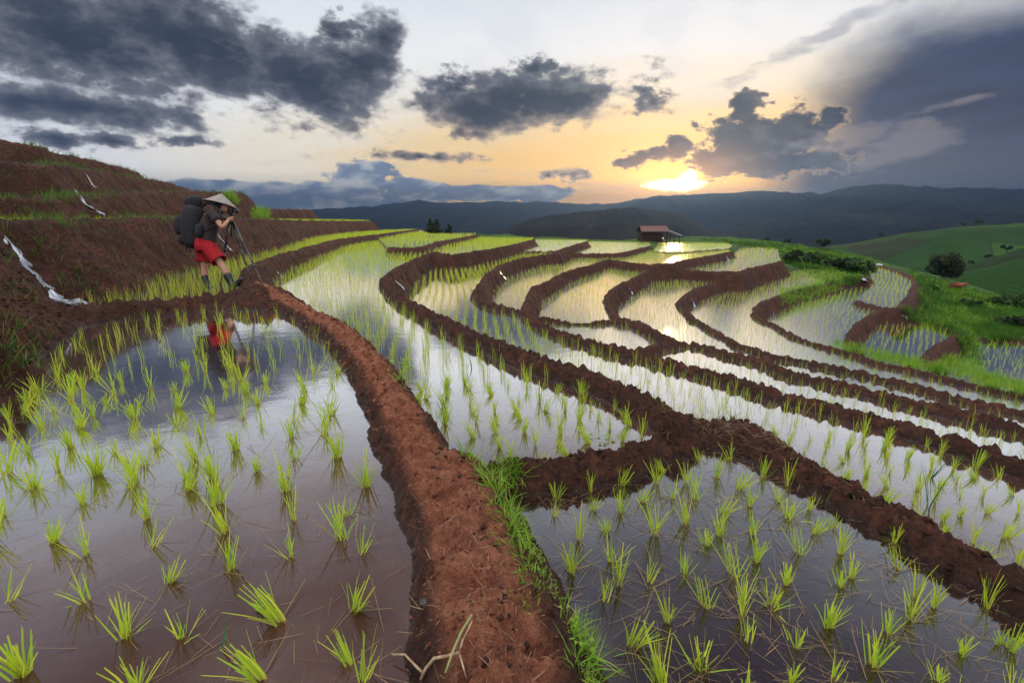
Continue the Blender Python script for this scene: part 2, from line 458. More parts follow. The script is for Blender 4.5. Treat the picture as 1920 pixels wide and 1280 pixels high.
region('left', ZA, B('person'), B('path'), W((-0.3, -1.3), (-5, -1.3), (-7.5, 2.5), (-7.2, 5.2)))
region('upper', ZT1, B('person'), B('left_low', (489, 541)), rev(B('left_mid', att(110, 414, 8.0))), W((-8.2, 6.6)))
region('strip', ZT1B, B('mid_left'), PX(ZT1B, (893, 438.5), (808, 439.5)), rev(B('left_low', (708, 440))))
region('middle', ZC, B('second'), PX(ZC, (1000, 447.5), (905, 446)), rev(B('mid_left')), rev(B('left_low', None, (708, 440))), B('path', None, (865, 900)), B('cross'))
region('near_right', ZB, B('cross'), B('right'), W((6, -1.2)), rev(B('path', (872, 890))))
region('fourth_strip', ZD, B('second', None, (935, 464)), B('thin_a'), rev(B('third')), rev(B('right')))
region('gold_one', ZD2, B('second', (924, 466)), PX(ZD2, (1005, 449.5), (1100, 450.5)), rev(B('gold_a')), rev(B('thin_a')))
region('gold_two', ZG3, B('gold_a'), PX(ZG3, (1105, 453), (1218, 455)), rev(B('gold_b')))
region('bowl_one', ZE, B('third', (1000, 598)), B('gold_b'), B('thin_b'), rev(B('fourth')))
region('gold_three', ZG4, B('thin_b'), PX(ZG4, (1372, 462), (1366, 457), (1236, 454)))
region('bowl_two', ZF, B('fourth', (985, 574), (1262, 492)), rev(B('fifth', (1156, 594), (1262, 497))), rev(B('thin_d')), rev(B('thin_c')))
region('pale_far', ZFF, B('fourth', (1297, 485)), PX(ZFF, (1385, 466), (1420, 464), (1457, 466)), rev(B('fifth', (1284, 505))))
region('sliver', ZF2, B('third', (1190, 660), (990, 592)), B('thin_c'), B('thin_d'), rev(B('fifth', (1271, 641), (1177, 598))), rev(B('link')))
region('sixth_strip', ZE2, B('third', None, (1195, 661)), B('link'), rev(B('fifth', None, (1280, 642))))
region('bowl_three', ZG, B('fifth', (1434, 677), (1384, 509)), rev(B('sixth_a', (1442, 664))), rev(B('tip')))
region('seventh_strip', ZG2, B('fifth', None, (1434, 677)), B('tip'), rev(B('sixth_a', None, (1442, 664))), rev(B('sixth_b')))
region('bowl_four', ZH, B('sixth_b'), B('sixth_a'), B('fifth', (1384, 509)), PX(ZH, (1500, 506), (1570, 509), (1600, 516)), rev(B('seventh')))
region('bowl_five', ZJ, B('seventh', (1625, 672), None), B('thin_e'), rev(B('eighth')))
region('far_zigzag', ZJ2, B('thin_e'), rev(B('rim')), PX(ZJ2, (1628, 512), (1636, 527), (1622, 545)))
region('sixth_right', ZK, B('seventh', (1760, 704), (1625, 672)), B('eighth'), B('rim_b'), rev(B('ninth')))
region('last_right', ZL, B('seventh', None, (1760, 704)), B('ninth'), B('rim_c'))
region('hill_two', ZT2, B('left_mid', (-11.5, 2.0, 1.4)), B('left_far')[::-1], rev(B('left_three')))
region('hill_three', None, B('left_three'), rev(B('left_four')))
region('hill_four', None, B('left_four'), rev(B('left_top')))
region('hill_top', None, B('left_top'), W((-21, 27), (-30, 34), (-70, 30), (-70, 6)))
REG['hill_three']['follow'] = 'left_three'
REG['hill_four']['follow'] = 'left_four'
REG['hill_top']['follow'] = 'left_top'
WATER = [k for k in REG if not k.startswith('hill')]

# ground between and beyond the terraces
FIELD = [(-7, -3, 0.9), (0, -3, -0.3), (5, -3, -0.7), (14, -2, -2.4), (30, 2, -5.0), (40, 12, -6.0), (-14, -2, 1.6), (-30, 0, 6)]
for q in [(1700, 512, 37), (1760, 530, 38), (1830, 556, 34), (1920, 588, 30), (1750, 562, 28), (1800, 590, 23.5), (1850, 600, 23), (1920, 632, 20), (1770, 585, 25), (2050, 640, 20), (2050, 600, 28),
          (1560, 500, 36), (1600, 500, 36), (1490, 482, 40), (1520, 498, 35), (1560, 488, 42), (1620, 489, 44), (1590, 484, 50),
          (1460, 463, 50), (1380, 455, 52), (1230, 452.5, 48), (1100, 450, 45), (1000, 447, 40), (900, 442, 42), (800, 438, 50), (1300, 453, 52),
          (1300, 451, 75), (1380, 448.5, 75), (1450, 457, 70), (1500, 464, 65), (1560, 472, 60), (1240, 452, 75),
          (1720, 505, 60), (1850, 560, 60), (1650, 500, 62), (1960, 600, 55), (2200, 640, 40)]:
    FIELD.append(tuple(att(*q)))
for x, y, z in [(-60, 90, -6), (-20, 70, -3), (0, 75, -5), (20, 80, -5), (40, 95, -9), (60, 90, -12), (70, 50, -9), (90, 10, -12), (0, 110, -12), (60, 130, -22), (-60, 140, -14), (0, 160, -26), (120, 100, -26), (-100, 60, 2), (150, 20, -22),
                (-14, 60, -0.5), (-26, 62, -1.0), (-40, 60, 1), (-8, 56, -0.8), (-22, 37, 1.5), (-24, 46, 0.9), (-20, 52, 0.3), (-16, 57, -0.2), (-30, 37, 2.2), (-40, 40, 2.5), (-30, 50, 0.6)]:
    FIELD.append((x, y, z))
for px, py, z in [(994, 562, -1.6), (1010, 585, -1.6), (712, 450, -0.4), (1000, 585, -1.6), (1275, 500, -1.6), (1390, 500, -1.9), (1450, 668, -2.1), (1200, 640, -1.6), (1620, 680, -3.2), (1760, 700, -3.6), (1500, 760, -1.6), (1700, 800, -1.7), (1300, 700, -1.6), (1100, 690, -1.0), (900, 600, -1.0), (1700, 740, -2.4), (1500, 700, -2.1), (1400, 900, -0.8)]:
    FIELD.append(tuple(onz(px, py, z)))
FIT = rbf_fit(FIELD)

# the bare bank that comes down to the near left paddy
LEFT = [att(*q) for q in [(125, 582, 6.1), (0, 640, 3.6), (0, 560, 4.6), (0, 490, 5.6), (0, 430, 6.4), (60, 520, 6.2), (60, 600, 4.9), (110, 560, 6.6), (-300, 800, 2.6), (-300, 600, 3.6), (-300, 440, 5.2), (-900, 900, 2.0)]]
LEFT = [tuple(p) for p in LEFT] + [(-2.6, 3.6, -0.25), (-1.6, 5.4, -0.25), (-2.2, 1.6, -0.4), (-3.0, 0.5, -0.2), (-3.4, -1.0, 0.0), (-5, -1, 0.7), (-7, 1, 1.3), (-8, 4, 1.4), (-2.5, 6.2, -0.2), (-9, 6.5, 1.4)]
LEFT += [tuple(onz(u, v, 0.02)) for u, v in ((0, 762), (58, 697), (108, 645), (165, 604), (230, 588))] + [tuple(onz(u, v, -0.25)) for u, v in ((60, 790), (130, 710), (200, 655), (280, 610), (360, 590), (300, 650))]
LFIT = rbf_fit(LEFT)
LPOLY = W((-1.9, 5.6), (-2.1, 4.4), (-2.0, 2.0), (-2.4, -1.5), (-14, -1.5), (-12, 3), (-8, 6.0), (-6.35, 6.75), (-5.75, 6.4), (-4.6, 5.85), (-3.5, 5.65))
LPOLY = [(p[0], p[1]) for p in LPOLY]

def terrain(x, y):
    """height, plus masks: grass, path (trodden dry earth), wet"""
    shp = x.shape
    x = x.ravel(); y = y.ravel()
    r = np.hypot(x, y)
    base = rbf_eval(FIT, x, y)
    base = base + 0.35 * fbm(x * 0.25, y * 0.25, 3, 5) * np.clip(r / 40, 0.1, 1.2)
    grass = np.ones_like(x)
    jx = fbm(x * 1.7, y * 1.7, 3, 21); jy = fbm(x * 1.7 + 50, y * 1.7, 3, 22)
    for k, g in REG.items():
        p = g['p']
        bb = (x > p[:, 0].min()) & (x < p[:, 0].max()) & (y > p[:, 1].min()) & (y < p[:, 1].max())
        idx = np.where(bb)[0]
        ins = idx[inpoly(x[idx], y[idx], p)]
        if g['z'] is None:
            _, zz = linedist(x[ins], y[ins], BUND[g['follow']]['line'])
            base[ins] = zz - 0.15
            grass[ins] = 0.5
        else:
            base[ins] = g['z'] - (0.06 if k != 'hill_two' else 0.0) + 0.018 * fbm(x[ins] * 2.1, y[ins] * 2.1, 3, 9)
            grass[ins] = 0.0
    bed = base.copy()
    # the left bank
    p = np.array(LPOLY)
    idx = np.where((x > -15) & (x < -1.5) & (y > -1.6) & (y < 8))[0]
    ins = idx[inpoly(x[idx] + 0.12 * jx[idx], y[idx] + 0.12 * jy[idx], p)]
    lz = rbf_eval(LFIT, x[ins], y[ins]) + 0.05 * fbm(x[ins] * 1.6, y[ins] * 1.6, 4, 31)
    base[ins] = np.maximum(base[ins], lz)
    h = base.copy()
    path = np.zeros_like(x)
    bundm = np.zeros_like(x)
    for k, b in BUND.items():
        L = b['line']
        pad = 7.0 if k.startswith('left') else 3.2
        idx = np.where((x > L[:, 0].min() - pad) & (x < L[:, 0].max() + pad) & (y > L[:, 1].min() - pad) & (y < L[:, 1].max() + pad))[0]
        if len(idx) == 0:
            continue
        d, zz = linedist(x[idx], y[idx], L)
        near = np.clip(r[idx] / 9.0, 0.6, 2.2)
        d = d + (0.045 * jx[idx] + 0.03 * fbm(x[idx] * 6, y[idx] * 6, 2, 41)) * near
        w = b['w'] * (1 + 0.22 * jy[idx])
        crown = -0.35 * np.clip(d / w, 0, 1) ** 2 * 0.09
        fall = np.maximum(0, d - w)
        U = zz + crown - fall * b['slope'] * (1.0 + 0.25 * jx[idx]) + 0.03 * fbm(x[idx] * 0.9, y[idx] * 0.9, 2, 51) * np.clip(w / 0.15, 0.5, 1)
        if k in ('path', 'shoulder'):
            path[idx] = np.maximum(path[idx], (1.0 if k == 'path' else 0.62) * np.clip(1.3 - d / w, 0, 1))
        gm = U > h[idx]
        grass[idx] = np.where(U > h[idx] - 0.02, 0.0, grass[idx])
        h[idx] = np.maximum(h[idx], U)
        bundm[idx] = np.maximum(bundm[idx], np.clip(1.4 - d / w, 0, 1))
    # mound of heaped earth and straw where the bunds meet
    q = onz(1370, 800, -0.13)
    d = np.hypot((x - q[0]) / 0.42, (y - q[1]) / 0.30)
    h = np.maximum(h, np.where(d < 1.6, -0.10 + 0.02 * jx - 0.20 * d ** 2, -99))
    q = onz(480, 540, 0.24)
    d = np.hypot((x - q[0]) / 0.5, (y - q[1]) / 0.6)
    h = np.maximum(h, np.where(d < 2, 0.27 + 0.02 * jx - 0.22 * d ** 2, -99))
    # clods and footprints, finer near by
    fine = np.clip(1.2 - r / 14, 0.0, 1)
    dry = np.clip((h - base + 0.02) / 0.10, 0, 1)
    cl = fbm(x * 9, y * 9, 4, 61, 0.55)
    cl2 = fbm(x * 31, y * 31, 4, 62, 0.6)
    big = fbm(x * 3.1, y * 3.1, 3, 63)
    land = np.clip((h - base) * 12, 0, 1)
    lp = np.zeros_like(x); lp[ins] = 1
    land = np.maximum(land, lp)
    amp = 1 - 0.20 * np.clip(path * 1.4, 0, 1)
    clr = fbm(x * 6.5, y * 6.5, 4, 64, 0.55, ridged=True)
    h = h + land * (0.022 * big + 0.062 * cl * amp * np.clip(r / 5, 0.6, 1.6) + 0.035 * (clr - 0.3) * amp * np.clip(r / 5, 0.5, 1.4) + (0.024 * cl2 * amp) * fine)
    cl3 = fbm(x * 17, y * 17, 3, 65, 0.6)
    h = h + land * fine * 0.042 * np.sign(cl3) * np.abs(cl3) ** 0.8 * np.clip(r / 3, 0.55, 1.2)
    # trodden hollows along the path
    fp = np.clip(fbm(x * 4.5, y * 7.5, 2, 71) - 0.12, 0, 1)
    h = h - path * 0.16 * fp
    # the band above the water line that stays soaked
    damp = np.clip(1 - (h - bed - 0.055) / (0.055 + 0.03 * jx), 0, 1) * (grass < 0.3)
    return h.reshape(shp), grass.reshape(shp), path.reshape(shp), land.reshape(shp), damp.reshape(shp)

# ------------------------------------------------------------------ terrain sheet
NA, AMAX = 1050, R(80)
RMIN, RMAX = 0.33, 190.0
NR = 1430
AZ = np.linspace(-AMAX, AMAX, NA)
LR = np.linspace(math.log(RMIN), math.log(RMAX), NR)
AA, RR = np.meshgrid(AZ, np.exp(LR))
TX = RR * np.sin(AA); TY = RR * np.cos(AA)
TZ, TG, TP, TL, TD = terrain(TX, TY)
# last rows run down to the valley floor
edge = np.clip((np.arange(NR) - (NR - 30)) / 29.0, 0, 1)[:, None]
TZ = TZ * (1 - edge) + (-70.0) * edge ** 1.0 * 1.0 if False else TZ - edge * 45

def hz(x, y):
    """height of the built ground"""
    a = math.atan2(x, y); lr = math.log(max(math.hypot(x, y), RMIN))
    i = min(max((a + AMAX) / (2 * AMAX) * (NA - 1), 0), NA - 1.001)
    j = min(max((lr - LR[0]) / (LR[-1] - LR[0]) * (NR - 1), 0), NR - 1.001)
    i0, j0 = int(i), int(j); fi, fj = i - i0, j - j0
    return float((TZ[j0, i0] * (1 - fi) + TZ[j0, i0 + 1] * fi) * (1 - fj) + (TZ[j0 + 1, i0] * (1 - fi) + TZ[j0 + 1, i0 + 1] * fi) * fj)
def hzv(x, y):
    a = np.arctan2(x, y); lr = np.log(np.maximum(np.hypot(x, y), RMIN))
    i = np.clip((a + AMAX) / (2 * AMAX) * (NA - 1), 0, NA - 1.001)
    j = np.clip((lr - LR[0]) / (LR[-1] - LR[0]) * (NR - 1), 0, NR - 1.001)
    i0 = i.astype(int); j0 = j.astype(int); fi = i - i0; fj = j - j0
    return (TZ[j0, i0] * (1 - fi) + TZ[j0, i0 + 1] * fi) * (1 - fj) + (TZ[j0 + 1, i0] * (1 - fi) + TZ[j0 + 1, i0 + 1] * fi) * fj
def maskv(M, x, y):
    a = np.arctan2(x, y); lr = np.log(np.maximum(np.hypot(x, y), RMIN))
    i = np.clip((a + AMAX) / (2 * AMAX) * (NA - 1), 0, NA - 1).astype(int)
    j = np.clip((lr - LR[0]) / (LR[-1] - LR[0]) * (NR - 1), 0, NR - 1).astype(int)
    return M[j, i]

def ground_hit(px, py, t0=0.4, t1=160):
    """where the sight line through a pixel first meets the built ground"""
    d = ray(px, py)
    ts = np.exp(np.linspace(math.log(t0), math.log(t1), 1500))
    P = np.array([0, 0, H]) + d[None] * ts[:, None]
    hh = hzv(P[:, 0], P[:, 1])
    k = np.argmax(P[:, 2] < hh)
    return P[k] if P[k, 2] < hh[k] else None

def grid_mesh(name, V, nrow, ncol, smooth=True, quads=None):
    me = bpy.data.meshes.new(name)
    if quads is None:
        a = np.arange(nrow * ncol).reshape(nrow, ncol)
        quads = np.stack([a[:-1, :-1], a[:-1, 1:], a[1:, 1:], a[1:, :-1]], -1).reshape(-1, 4)[:, ::-1]
    nq = len(quads)
    me.vertices.add(len(V)); me.vertices.foreach_set('co', np.ascontiguousarray(V, np.float32).ravel())
    me.loops.add(nq * 4); me.loops.foreach_set('vertex_index', np.ascontiguousarray(quads, np.int32).ravel())
    me.polygons.add(nq)
    me.polygons.foreach_set('loop_start', np.arange(0, nq * 4, 4, dtype=np.int32))
    me.polygons.foreach_set('use_smooth', np.full(nq, smooth, bool))
    me.update(calc_edges=True)
    return me

def attr(me, name, vals):
    a = me.attributes.new(name, 'FLOAT', 'POINT')
    a.data.foreach_set('value', np.ascontiguousarray(vals, np.float32).ravel())

def link(name, me, mat=None, parent=None, kind=None):
    o = bpy.data.objects.new(name, me)
    C.objects.link(o)
    if mat is not None and not me.materials:
        me.materials.append(mat)
    if parent is not None:
        o.parent = parent
    if kind:
        o['kind'] = kind
    return o
def tag(o, label, cat, group=None, kind=None):
    o['label'] = label
    o['category'] = cat
    if group: o['group'] = group
    if kind: o['kind'] = kind
    return o
def thing(name, label, cat, loc=(0, 0, 0), rz=0.0, group=None):
    o = bpy.data.objects.new(name, None)
    o.empty_display_size = 0.1
    C.objects.link(o)
    o.location = loc
    o.rotation_euler = (0, 0, rz)
    return tag(o, label, cat, group)

# ------------------------------------------------------------------ materials
def material(name):
    m = bpy.data.materials.new(name)
    m.use_nodes = True
    t = m.node_tree
    t.nodes.clear()
    g = NT(t)
    out = g.new('ShaderNodeOutputMaterial')
    return m, g, out
def principled(g, out, color, rough=0.7, spec=0.5, metal=0.0, normal=None, sheen=0):
    b = g.new('ShaderNodeBsdfPrincipled')
    g.put(b.inputs['Base Color'], color if isinstance(color, bpy.types.NodeSocket) else tuple(color) + (1,))
    g.put(b.inputs['Roughness'], rough)
    g.put(b.inputs['Specular IOR Level'], spec)
    b.inputs['Metallic'].default_value = metal
    if normal is not None:
        g.put(b.inputs['Normal'], normal)
    g.t.links.new(b.outputs[0], out.inputs['Surface'])
    return b
def bump(g, h, strength=0.5, dist=0.02, normal=None):
    n = g.new('ShaderNodeBump')
    n.inputs['Strength'].default_value = strength
    n.inputs['Distance'].default_value = dist
    g.put(n.inputs['Height'], h)
    if normal is not None:
        g.put(n.inputs['Normal'], normal)
    return n.outputs[0]
def objpos(g):
    return g.new('ShaderNodeTexCoord').outputs['Object']
def attribute(g, name):
    return g.new('ShaderNodeAttribute', attribute_name=name).outputs['Fac']

def soil_material():
    m, g, out = material('red_soil')
    p = objpos(g)
    n1 = g.noise(p, 1.3, 5, 0.6)
    n2 = g.noise(p, 14.0, 8, 0.65)
    n3 = g.noise(p, 120.0, 4, 0.75)
    c = g.ramp(n2, [(0.32, (0.008, 0.0035, 0.003)), (0.48, (0.050, 0.016, 0.009)), (0.68, (0.135, 0.045, 0.024))])
    c = g.mix(g.ss(n1, 0.35, 0.7), c, (0.032, 0.0115, 0.008), 'MIX')
    c = g.mix(g.m('MULTIPLY', g.ss(n3, 0.45, 0.75), 0.5), c, (0.14, 0.054, 0.031))
    path = attribute(g, 'trodden')
    pc = g.ramp(g.m('ADD', g.m('MULTIPLY', n2, 0.6), g.m('MULTIPLY', n3, 0.4)), [(0.32, (0.045, 0.015, 0.009)), (0.47, (0.25, 0.080, 0.040)), (0.64, (0.46, 0.185, 0.105))])
    c = g.mix(g.m('MULTIPLY', g.ss(path, 0.15, 0.7), 0.85), c, pc)
    land = attribute(g, 'land')
    c = g.mix(g.ss(land, 0.5, 0.05), c, (0.085, 0.050, 0.036))
    gr = attribute(g, 'grassy')
    gn = g.noise(p, 0.6, 6, 0.65)
    gc = g.ramp(g.m('ADD', g.m('MULTIPLY', gn, 0.6), g.m('MULTIPLY', n2, 0.4)), [(0.3, (0.012, 0.028, 0.007)), (0.5, (0.030, 0.075, 0.012)), (0.7, (0.075, 0.13, 0.022))])
    c = g.mix(g.ss(g.m('ADD', gr, g.m('MULTIPLY', g.m('SUBTRACT', n2, 0.5), 0.8)), 0.40, 0.65), c, gc)
    # thin moss and fallen straw on the banks
    moss = g.m('MULTIPLY', g.ss(g.noise(p, 3.3, 5, 0.7), 0.60, 0.72), 0.55)
    c = g.mix(g.m('MULTIPLY', moss, g.ss(path, 0.5, 0.0)), c, (0.065, 0.075, 0.022))
    damp = g.m('MULTIPLY', attribute(g, 'damp'), g.ss(land, 0.05, 0.4))
    c = g.mix(g.m('MULTIPLY', damp, 0.85), c, g.mix(1.0, c, (0.33, 0.31, 0.32), 'MULTIPLY'))
    hgt = g.m('ADD', g.m('MULTIPLY', n2, 1.0), g.m('MULTIPLY', n3, 0.45))
    vo = g.new('ShaderNodeTexVoronoi'); vo.inputs['Scale'].default_value = 26.0
    g.put(vo.inputs['Vector'], p)
    hgt = g.m('ADD', hgt, g.m('MULTIPLY', vo.outputs['Distance'], -0.5))
    nb = bump(g, hgt, 1.0, 0.045)
    rough = g.m('MAXIMUM', g.m('SUBTRACT', g.ss(land, 0.0, 0.6, 0.45, 0.9), g.m('MULTIPLY', damp, 0.5)), gr)
    principled(g, out, c, rough, 0.3, normal=nb)
    return m
SOIL = soil_material()

Vt = np.stack([TX, TY, TZ], -1).reshape(-1, 3)
me = grid_mesh('terrain', Vt, NR, NA)
attr(me, 'grassy', TG); attr(me, 'trodden', TP); attr(me, 'land', TL); attr(me, 'damp', TD)
link('terrain', me, SOIL, kind='structure')

def water_material(name, s1, s2, mid, lo, rough=0.075):
    m, g, out = material(name)
    p = objpos(g)
    geo = g.new('ShaderNodeNewGeometry')
    rip = g.noise(p, 5.0, 3, 0.5)
    rip2 = g.noise(g.new('ShaderNodeMapping').outputs[0] if False else p, 26.0, 2, 0.5)
    nb = bump(g, g.m('ADD', rip, g.m('MULTIPLY', rip2, 0.12)), 0.06, 0.02)
    lw = g.new('ShaderNodeLayerWeight')
    lw.inputs['Blend'].default_value = 0.5
    g.put(lw.inputs['Normal'], nb)
    F = g.ramp(lw.outputs['Facing'], [(0.20, (0.03,) * 3), (0.38, (lo,) * 3), (0.52, (mid,) * 3), (0.61, (0.52,) * 3), (0.69, (0.82,) * 3), (0.78, (0.95,) * 3), (1.0, (0.99,) * 3)])
    silt = g.noise(p, 1.1, 4, 0.6)
    sc = g.mix(silt, s1, s2)
    dif = g.new('ShaderNodeBsdfDiffuse'); g.put(dif.inputs['Color'], sc)
    tr = g.new('ShaderNodeBsdfTransparent'); tr.inputs['Color'].default_value = (0.85, 0.62, 0.50, 1)
    body = g.new('ShaderNodeMixShader')
    g.put(body.inputs[0], g.ss(silt, 0.3, 0.7, 0.45, 0.70))
    g.t.links.new(tr.outputs[0], body.inputs[1]); g.t.links.new(dif.outputs[0], body.inputs[2])
    gl = g.new('ShaderNodeBsdfGlossy'); gl.inputs['Roughness'].default_value = rough
    gl.inputs['Color'].default_value = (1, 1, 1, 1)
    g.put(gl.inputs['Normal'], nb)
    mx = g.new('ShaderNodeMixShader')
    g.put(mx.inputs[0], F)
    g.t.links.new(body.outputs[0], mx.inputs[1]); g.t.links.new(gl.outputs[0], mx.inputs[2])
    g.t.links.new(mx.outputs[0], out.inputs['Surface'])
    return m
WATERM = water_material('paddy_water', (0.045, 0.019, 0.014), (0.125, 0.053, 0.038), 0.19, 0.035)
RUFFLED = water_material('ruffled_paddy_water', (0.045, 0.019, 0.014), (0.125, 0.053, 0.038), 0.25, 0.05, 0.15)
WINDY = water_material('wind_ruffled_water', (0.045, 0.019, 0.014), (0.125, 0.053, 0.038), 0.25, 0.05, 0.26)
DEEPWATER = water_material('deep_paddy_water', (0.010, 0.007, 0.007), (0.036, 0.019, 0.015), 0.30, 0.11)

from mathutils.geometry import tessellate_polygon
for k in WATER:
    g_ = REG[k]
    poly = [Vector((p[0], p[1], 0)) for p in g_['p']]
    clean = [poly[0]]
    for v in poly[1:]:
        if (v - clean[-1]).length > 0.004:
            clean.append(v)
    tris = tessellate_polygon([clean])
    me = bpy.data.meshes.new('paddy_water')
    me.from_pydata([(v.x, v.y, g_['z']) for v in clean], [], [t if ((clean[t[1]] - clean[t[0]]).cross(clean[t[2]] - clean[t[0]])).z > 0 else t[::-1] for t in tris])
    me.update()
    link('paddy_water', me, DEEPWATER if k == 'near_right' else WINDY if k.startswith('gold') else RUFFLED if k.startswith(('bowl', 'pale', 'sliver')) else WATERM, kind='structure')
# ------------------------------------------------------------------ valley floor and the hills beyond
def hill_material(name, c1, c2, c3, scale=0.004, bscale=0.02):
    m, g, out = material(name)
    p = objpos(g)
    n = g.noise(p, scale, 8, 0.62)
    n2 = g.noise(p, bscale, 8, 0.65)
    c = g.ramp(g.m('ADD', g.m('MULTIPLY', n, 0.55), g.m('MULTIPLY', n2, 0.45)), [(0.32, c1), (0.5, c2), (0.68, c3)])
    principled(g, out, c, 0.95, 0.1, normal=bump(g, n2, 0.8, 12.0))
    return m
FOREST = hill_material('forested_slope', (0.002, 0.004, 0.004), (0.006, 0.009, 0.007), (0.022, 0.024, 0.016))

def ridge(name, pts, d, depth, seed, mat, rough=0.05, floor=-62.0, sub=6, ncol=520, nrow=80):
    """a range of hills whose skyline passes the given pixels at the distance d, falling away on both sides to the valley floor"""
    P = np.array([(azel(px, py)[0], H + math.tan(azel(px, py)[1]) * d / 1.0) for px, py in pts])
    a = np.linspace(P[0, 0], P[-1, 0], ncol)
    zc = np.interp(a, P[:, 0], P[:, 1])
    zc = zc + d * (0.0045 * fbm(a * 26 + seed, a * 0 + seed, 5, seed, 0.6) + 0.0012 * fbm(a * 140, a * 0 + 3.3, 3, seed + 9, 0.6))
    k = np.ones(3) / 3
    zc = np.convolve(np.pad(zc, 1, 'edge'), k, 'valid')
    s = np.linspace(-1, 1, nrow)
    A, S = np.meshgrid(a, s)
    Rr = d + S * depth
    X = Rr * np.sin(A); Y = Rr * np.cos(A)
    prof = 1 - np.abs(S) ** 1.15
    q = 5.0 / depth
    spur = fbm(X * q * 0.45, Y * q * 0.45, 6, seed, 0.52, ridged=True)
    spur2 = fbm(X * q * 1.3, Y * q * 1.3, 5, seed + 30, 0.55)
    ht = np.maximum(zc - floor, 4)[None]
    Z = floor + ht * (prof + (0.34 * (spur - 0.25)) * (4 * np.abs(S) * (1 - np.abs(S))) + rough * 0.5 * spur2 * prof)
    Z += 0.018 * ht * fbm(X * q * 9, Y * q * 9, 3, seed + 60) * prof
    Z = np.maximum(Z, floor - 2)
    me = grid_mesh(name, np.stack([X, Y, Z], -1).reshape(-1, 3), nrow, ncol)
    return link(name, me, mat, kind='structure')

NEARHILL = hill_material('brushy_hill', (0.004, 0.004, 0.003), (0.011, 0.010, 0.006), (0.028, 0.022, 0.013))
def valley():
    n = 90
    v = np.linspace(-1, 1, n)
    g1 = np.sign(v) * np.abs(v) ** 1.6 * 4900
    X, Y = np.meshgrid(g1, g1)
    Z = -62 + 6 * fbm(X * 0.002, Y * 0.002, 4, 3)
    me = grid_mesh('valley_ground', np.stack([X, Y, Z], -1).reshape(-1, 3), n, n)
    link('valley_ground', me, FOREST, kind='structure')
valley()
ridge('hills', [(880, 452), (925, 440), (960, 424), (1000, 408), (1040, 402), (1080, 399), (1120, 394), (1150, 391), (1200, 391), (1240, 397), (1280, 403), (1310, 420), (1335, 434), (1380, 444), (1430, 456)], 900, 420, 3, NEARHILL, 0.06)
ridge('hills', [(1240, 450), (1330, 428), (1400, 417), (1480, 405), (1590, 397), (1650, 401), (1720, 405), (1800, 402), (1920, 394), (2100, 400), (2400, 430)], 1500, 480, 13, FOREST)
ridge('mountains', [(1100, 410), (1170, 385), (1240, 366), (1300, 364), (1370, 362), (1420, 358), (1470, 360), (1540, 364), (1590, 352), (1640, 345), (1680, 345), (1720, 350), (1770, 354), (1850, 352), (1920, 356), (2100, 352), (2500, 380)], 2800, 800, 23, FOREST, 0.04)
ridge('hills', [(1520, 410), (1600, 386), (1700, 374), (1760, 371), (1830, 378), (1920, 384), (2100, 376), (2400, 400)], 2150, 520, 33, FOREST, 0.05)
ridge('mountains', [(200, 400), (420, 396), (560, 394), (650, 389), (700, 387), (740, 380), (780, 376), (820, 380), (870, 380), (930, 377), (960, 380), (1000, 378), (1060, 381), (1130, 383), (1200, 372), (1260, 368), (1330, 372)], 3200, 900, 43, FOREST, 0.04)
ridge('hills', [(300, 420), (560, 414), (650, 404), (730, 401), (800, 394), (850, 398), (900, 397), (960, 402), (1040, 404), (1120, 400), (1200, 404)], 2200, 600, 53, FOREST, 0.05)

def field_material():
    m, g, out = material('hillside_fields')
    p = objpos(g)
    n = g.noise(p, 0.02, 6, 0.6)
    n2 = g.noise(p, 0.35, 6, 0.65)
    w = g.new('ShaderNodeVectorMath', operation='ADD')
    nn = g.noise(p, 0.012, 3, 0.5, col=True)
    sc = g.new('ShaderNodeVectorMath', operation='SCALE'); g.t.links.new(nn, sc.inputs[0]); sc.inputs['Scale'].default_value = 26.0
    g.t.links.new(p, w.inputs[0]); g.t.links.new(sc.outputs[0], w.inputs[1])
    vo = g.new('ShaderNodeTexVoronoi'); vo.inputs['Scale'].default_value = 0.024
    g.t.links.new(w.outputs[0], vo.inputs['Vector'])
    sep = g.new('ShaderNodeSeparateColor'); g.t.links.new(vo.outputs['Color'], sep.inputs[0])
    c = g.ramp(sep.outputs[0], [(0.0, (0.016, 0.050, 0.006)), (0.22, (0.036, 0.085, 0.009)), (0.42, (0.008, 0.020, 0.007)), (0.55, (0.032, 0.024, 0.014)), (0.68, (0.020, 0.058, 0.008)), (0.86, (0.050, 0.092, 0.012))], 'CONSTANT')
    c = g.mix(g.m('MULTIPLY', g.ss(n, 0.4, 0.65), 0.5), c, (0.016, 0.040, 0.010))
    ve = g.new('ShaderNodeTexVoronoi', feature='DISTANCE_TO_EDGE'); ve.inputs['Scale'].default_value = 0.024
    g.t.links.new(w.outputs[0], ve.inputs['Vector'])
    c = g.mix(g.ss(ve.outputs['Distance'], 0.016, 0.004), c, (0.018, 0.030, 0.012))
    c = g.mix(g.m('MULTIPLY', g.ss(n2, 0.4, 0.7), 0.45), c, (0.020, 0.050, 0.012))
    wv = g.new('ShaderNodeTexWave'); wv.inputs['Scale'].default_value = 0.22; wv.inputs['Distortion'].default_value = 6.0; wv.inputs['Detail'].default_value = 3.0
    g.t.links.new(w.outputs[0], wv.inputs['Vector'])
    c = g.mix(g.m('MULTIPLY', g.ss(wv.outputs['Fac'], 0.45, 0.85), 0.45), c, (0.012, 0.026, 0.008))
    principled(g, out, c, 0.95, 0.1, normal=bump(g, n2, 0.6, 1.2))
    return m
FIELDS = field_material()
GREEN = {}
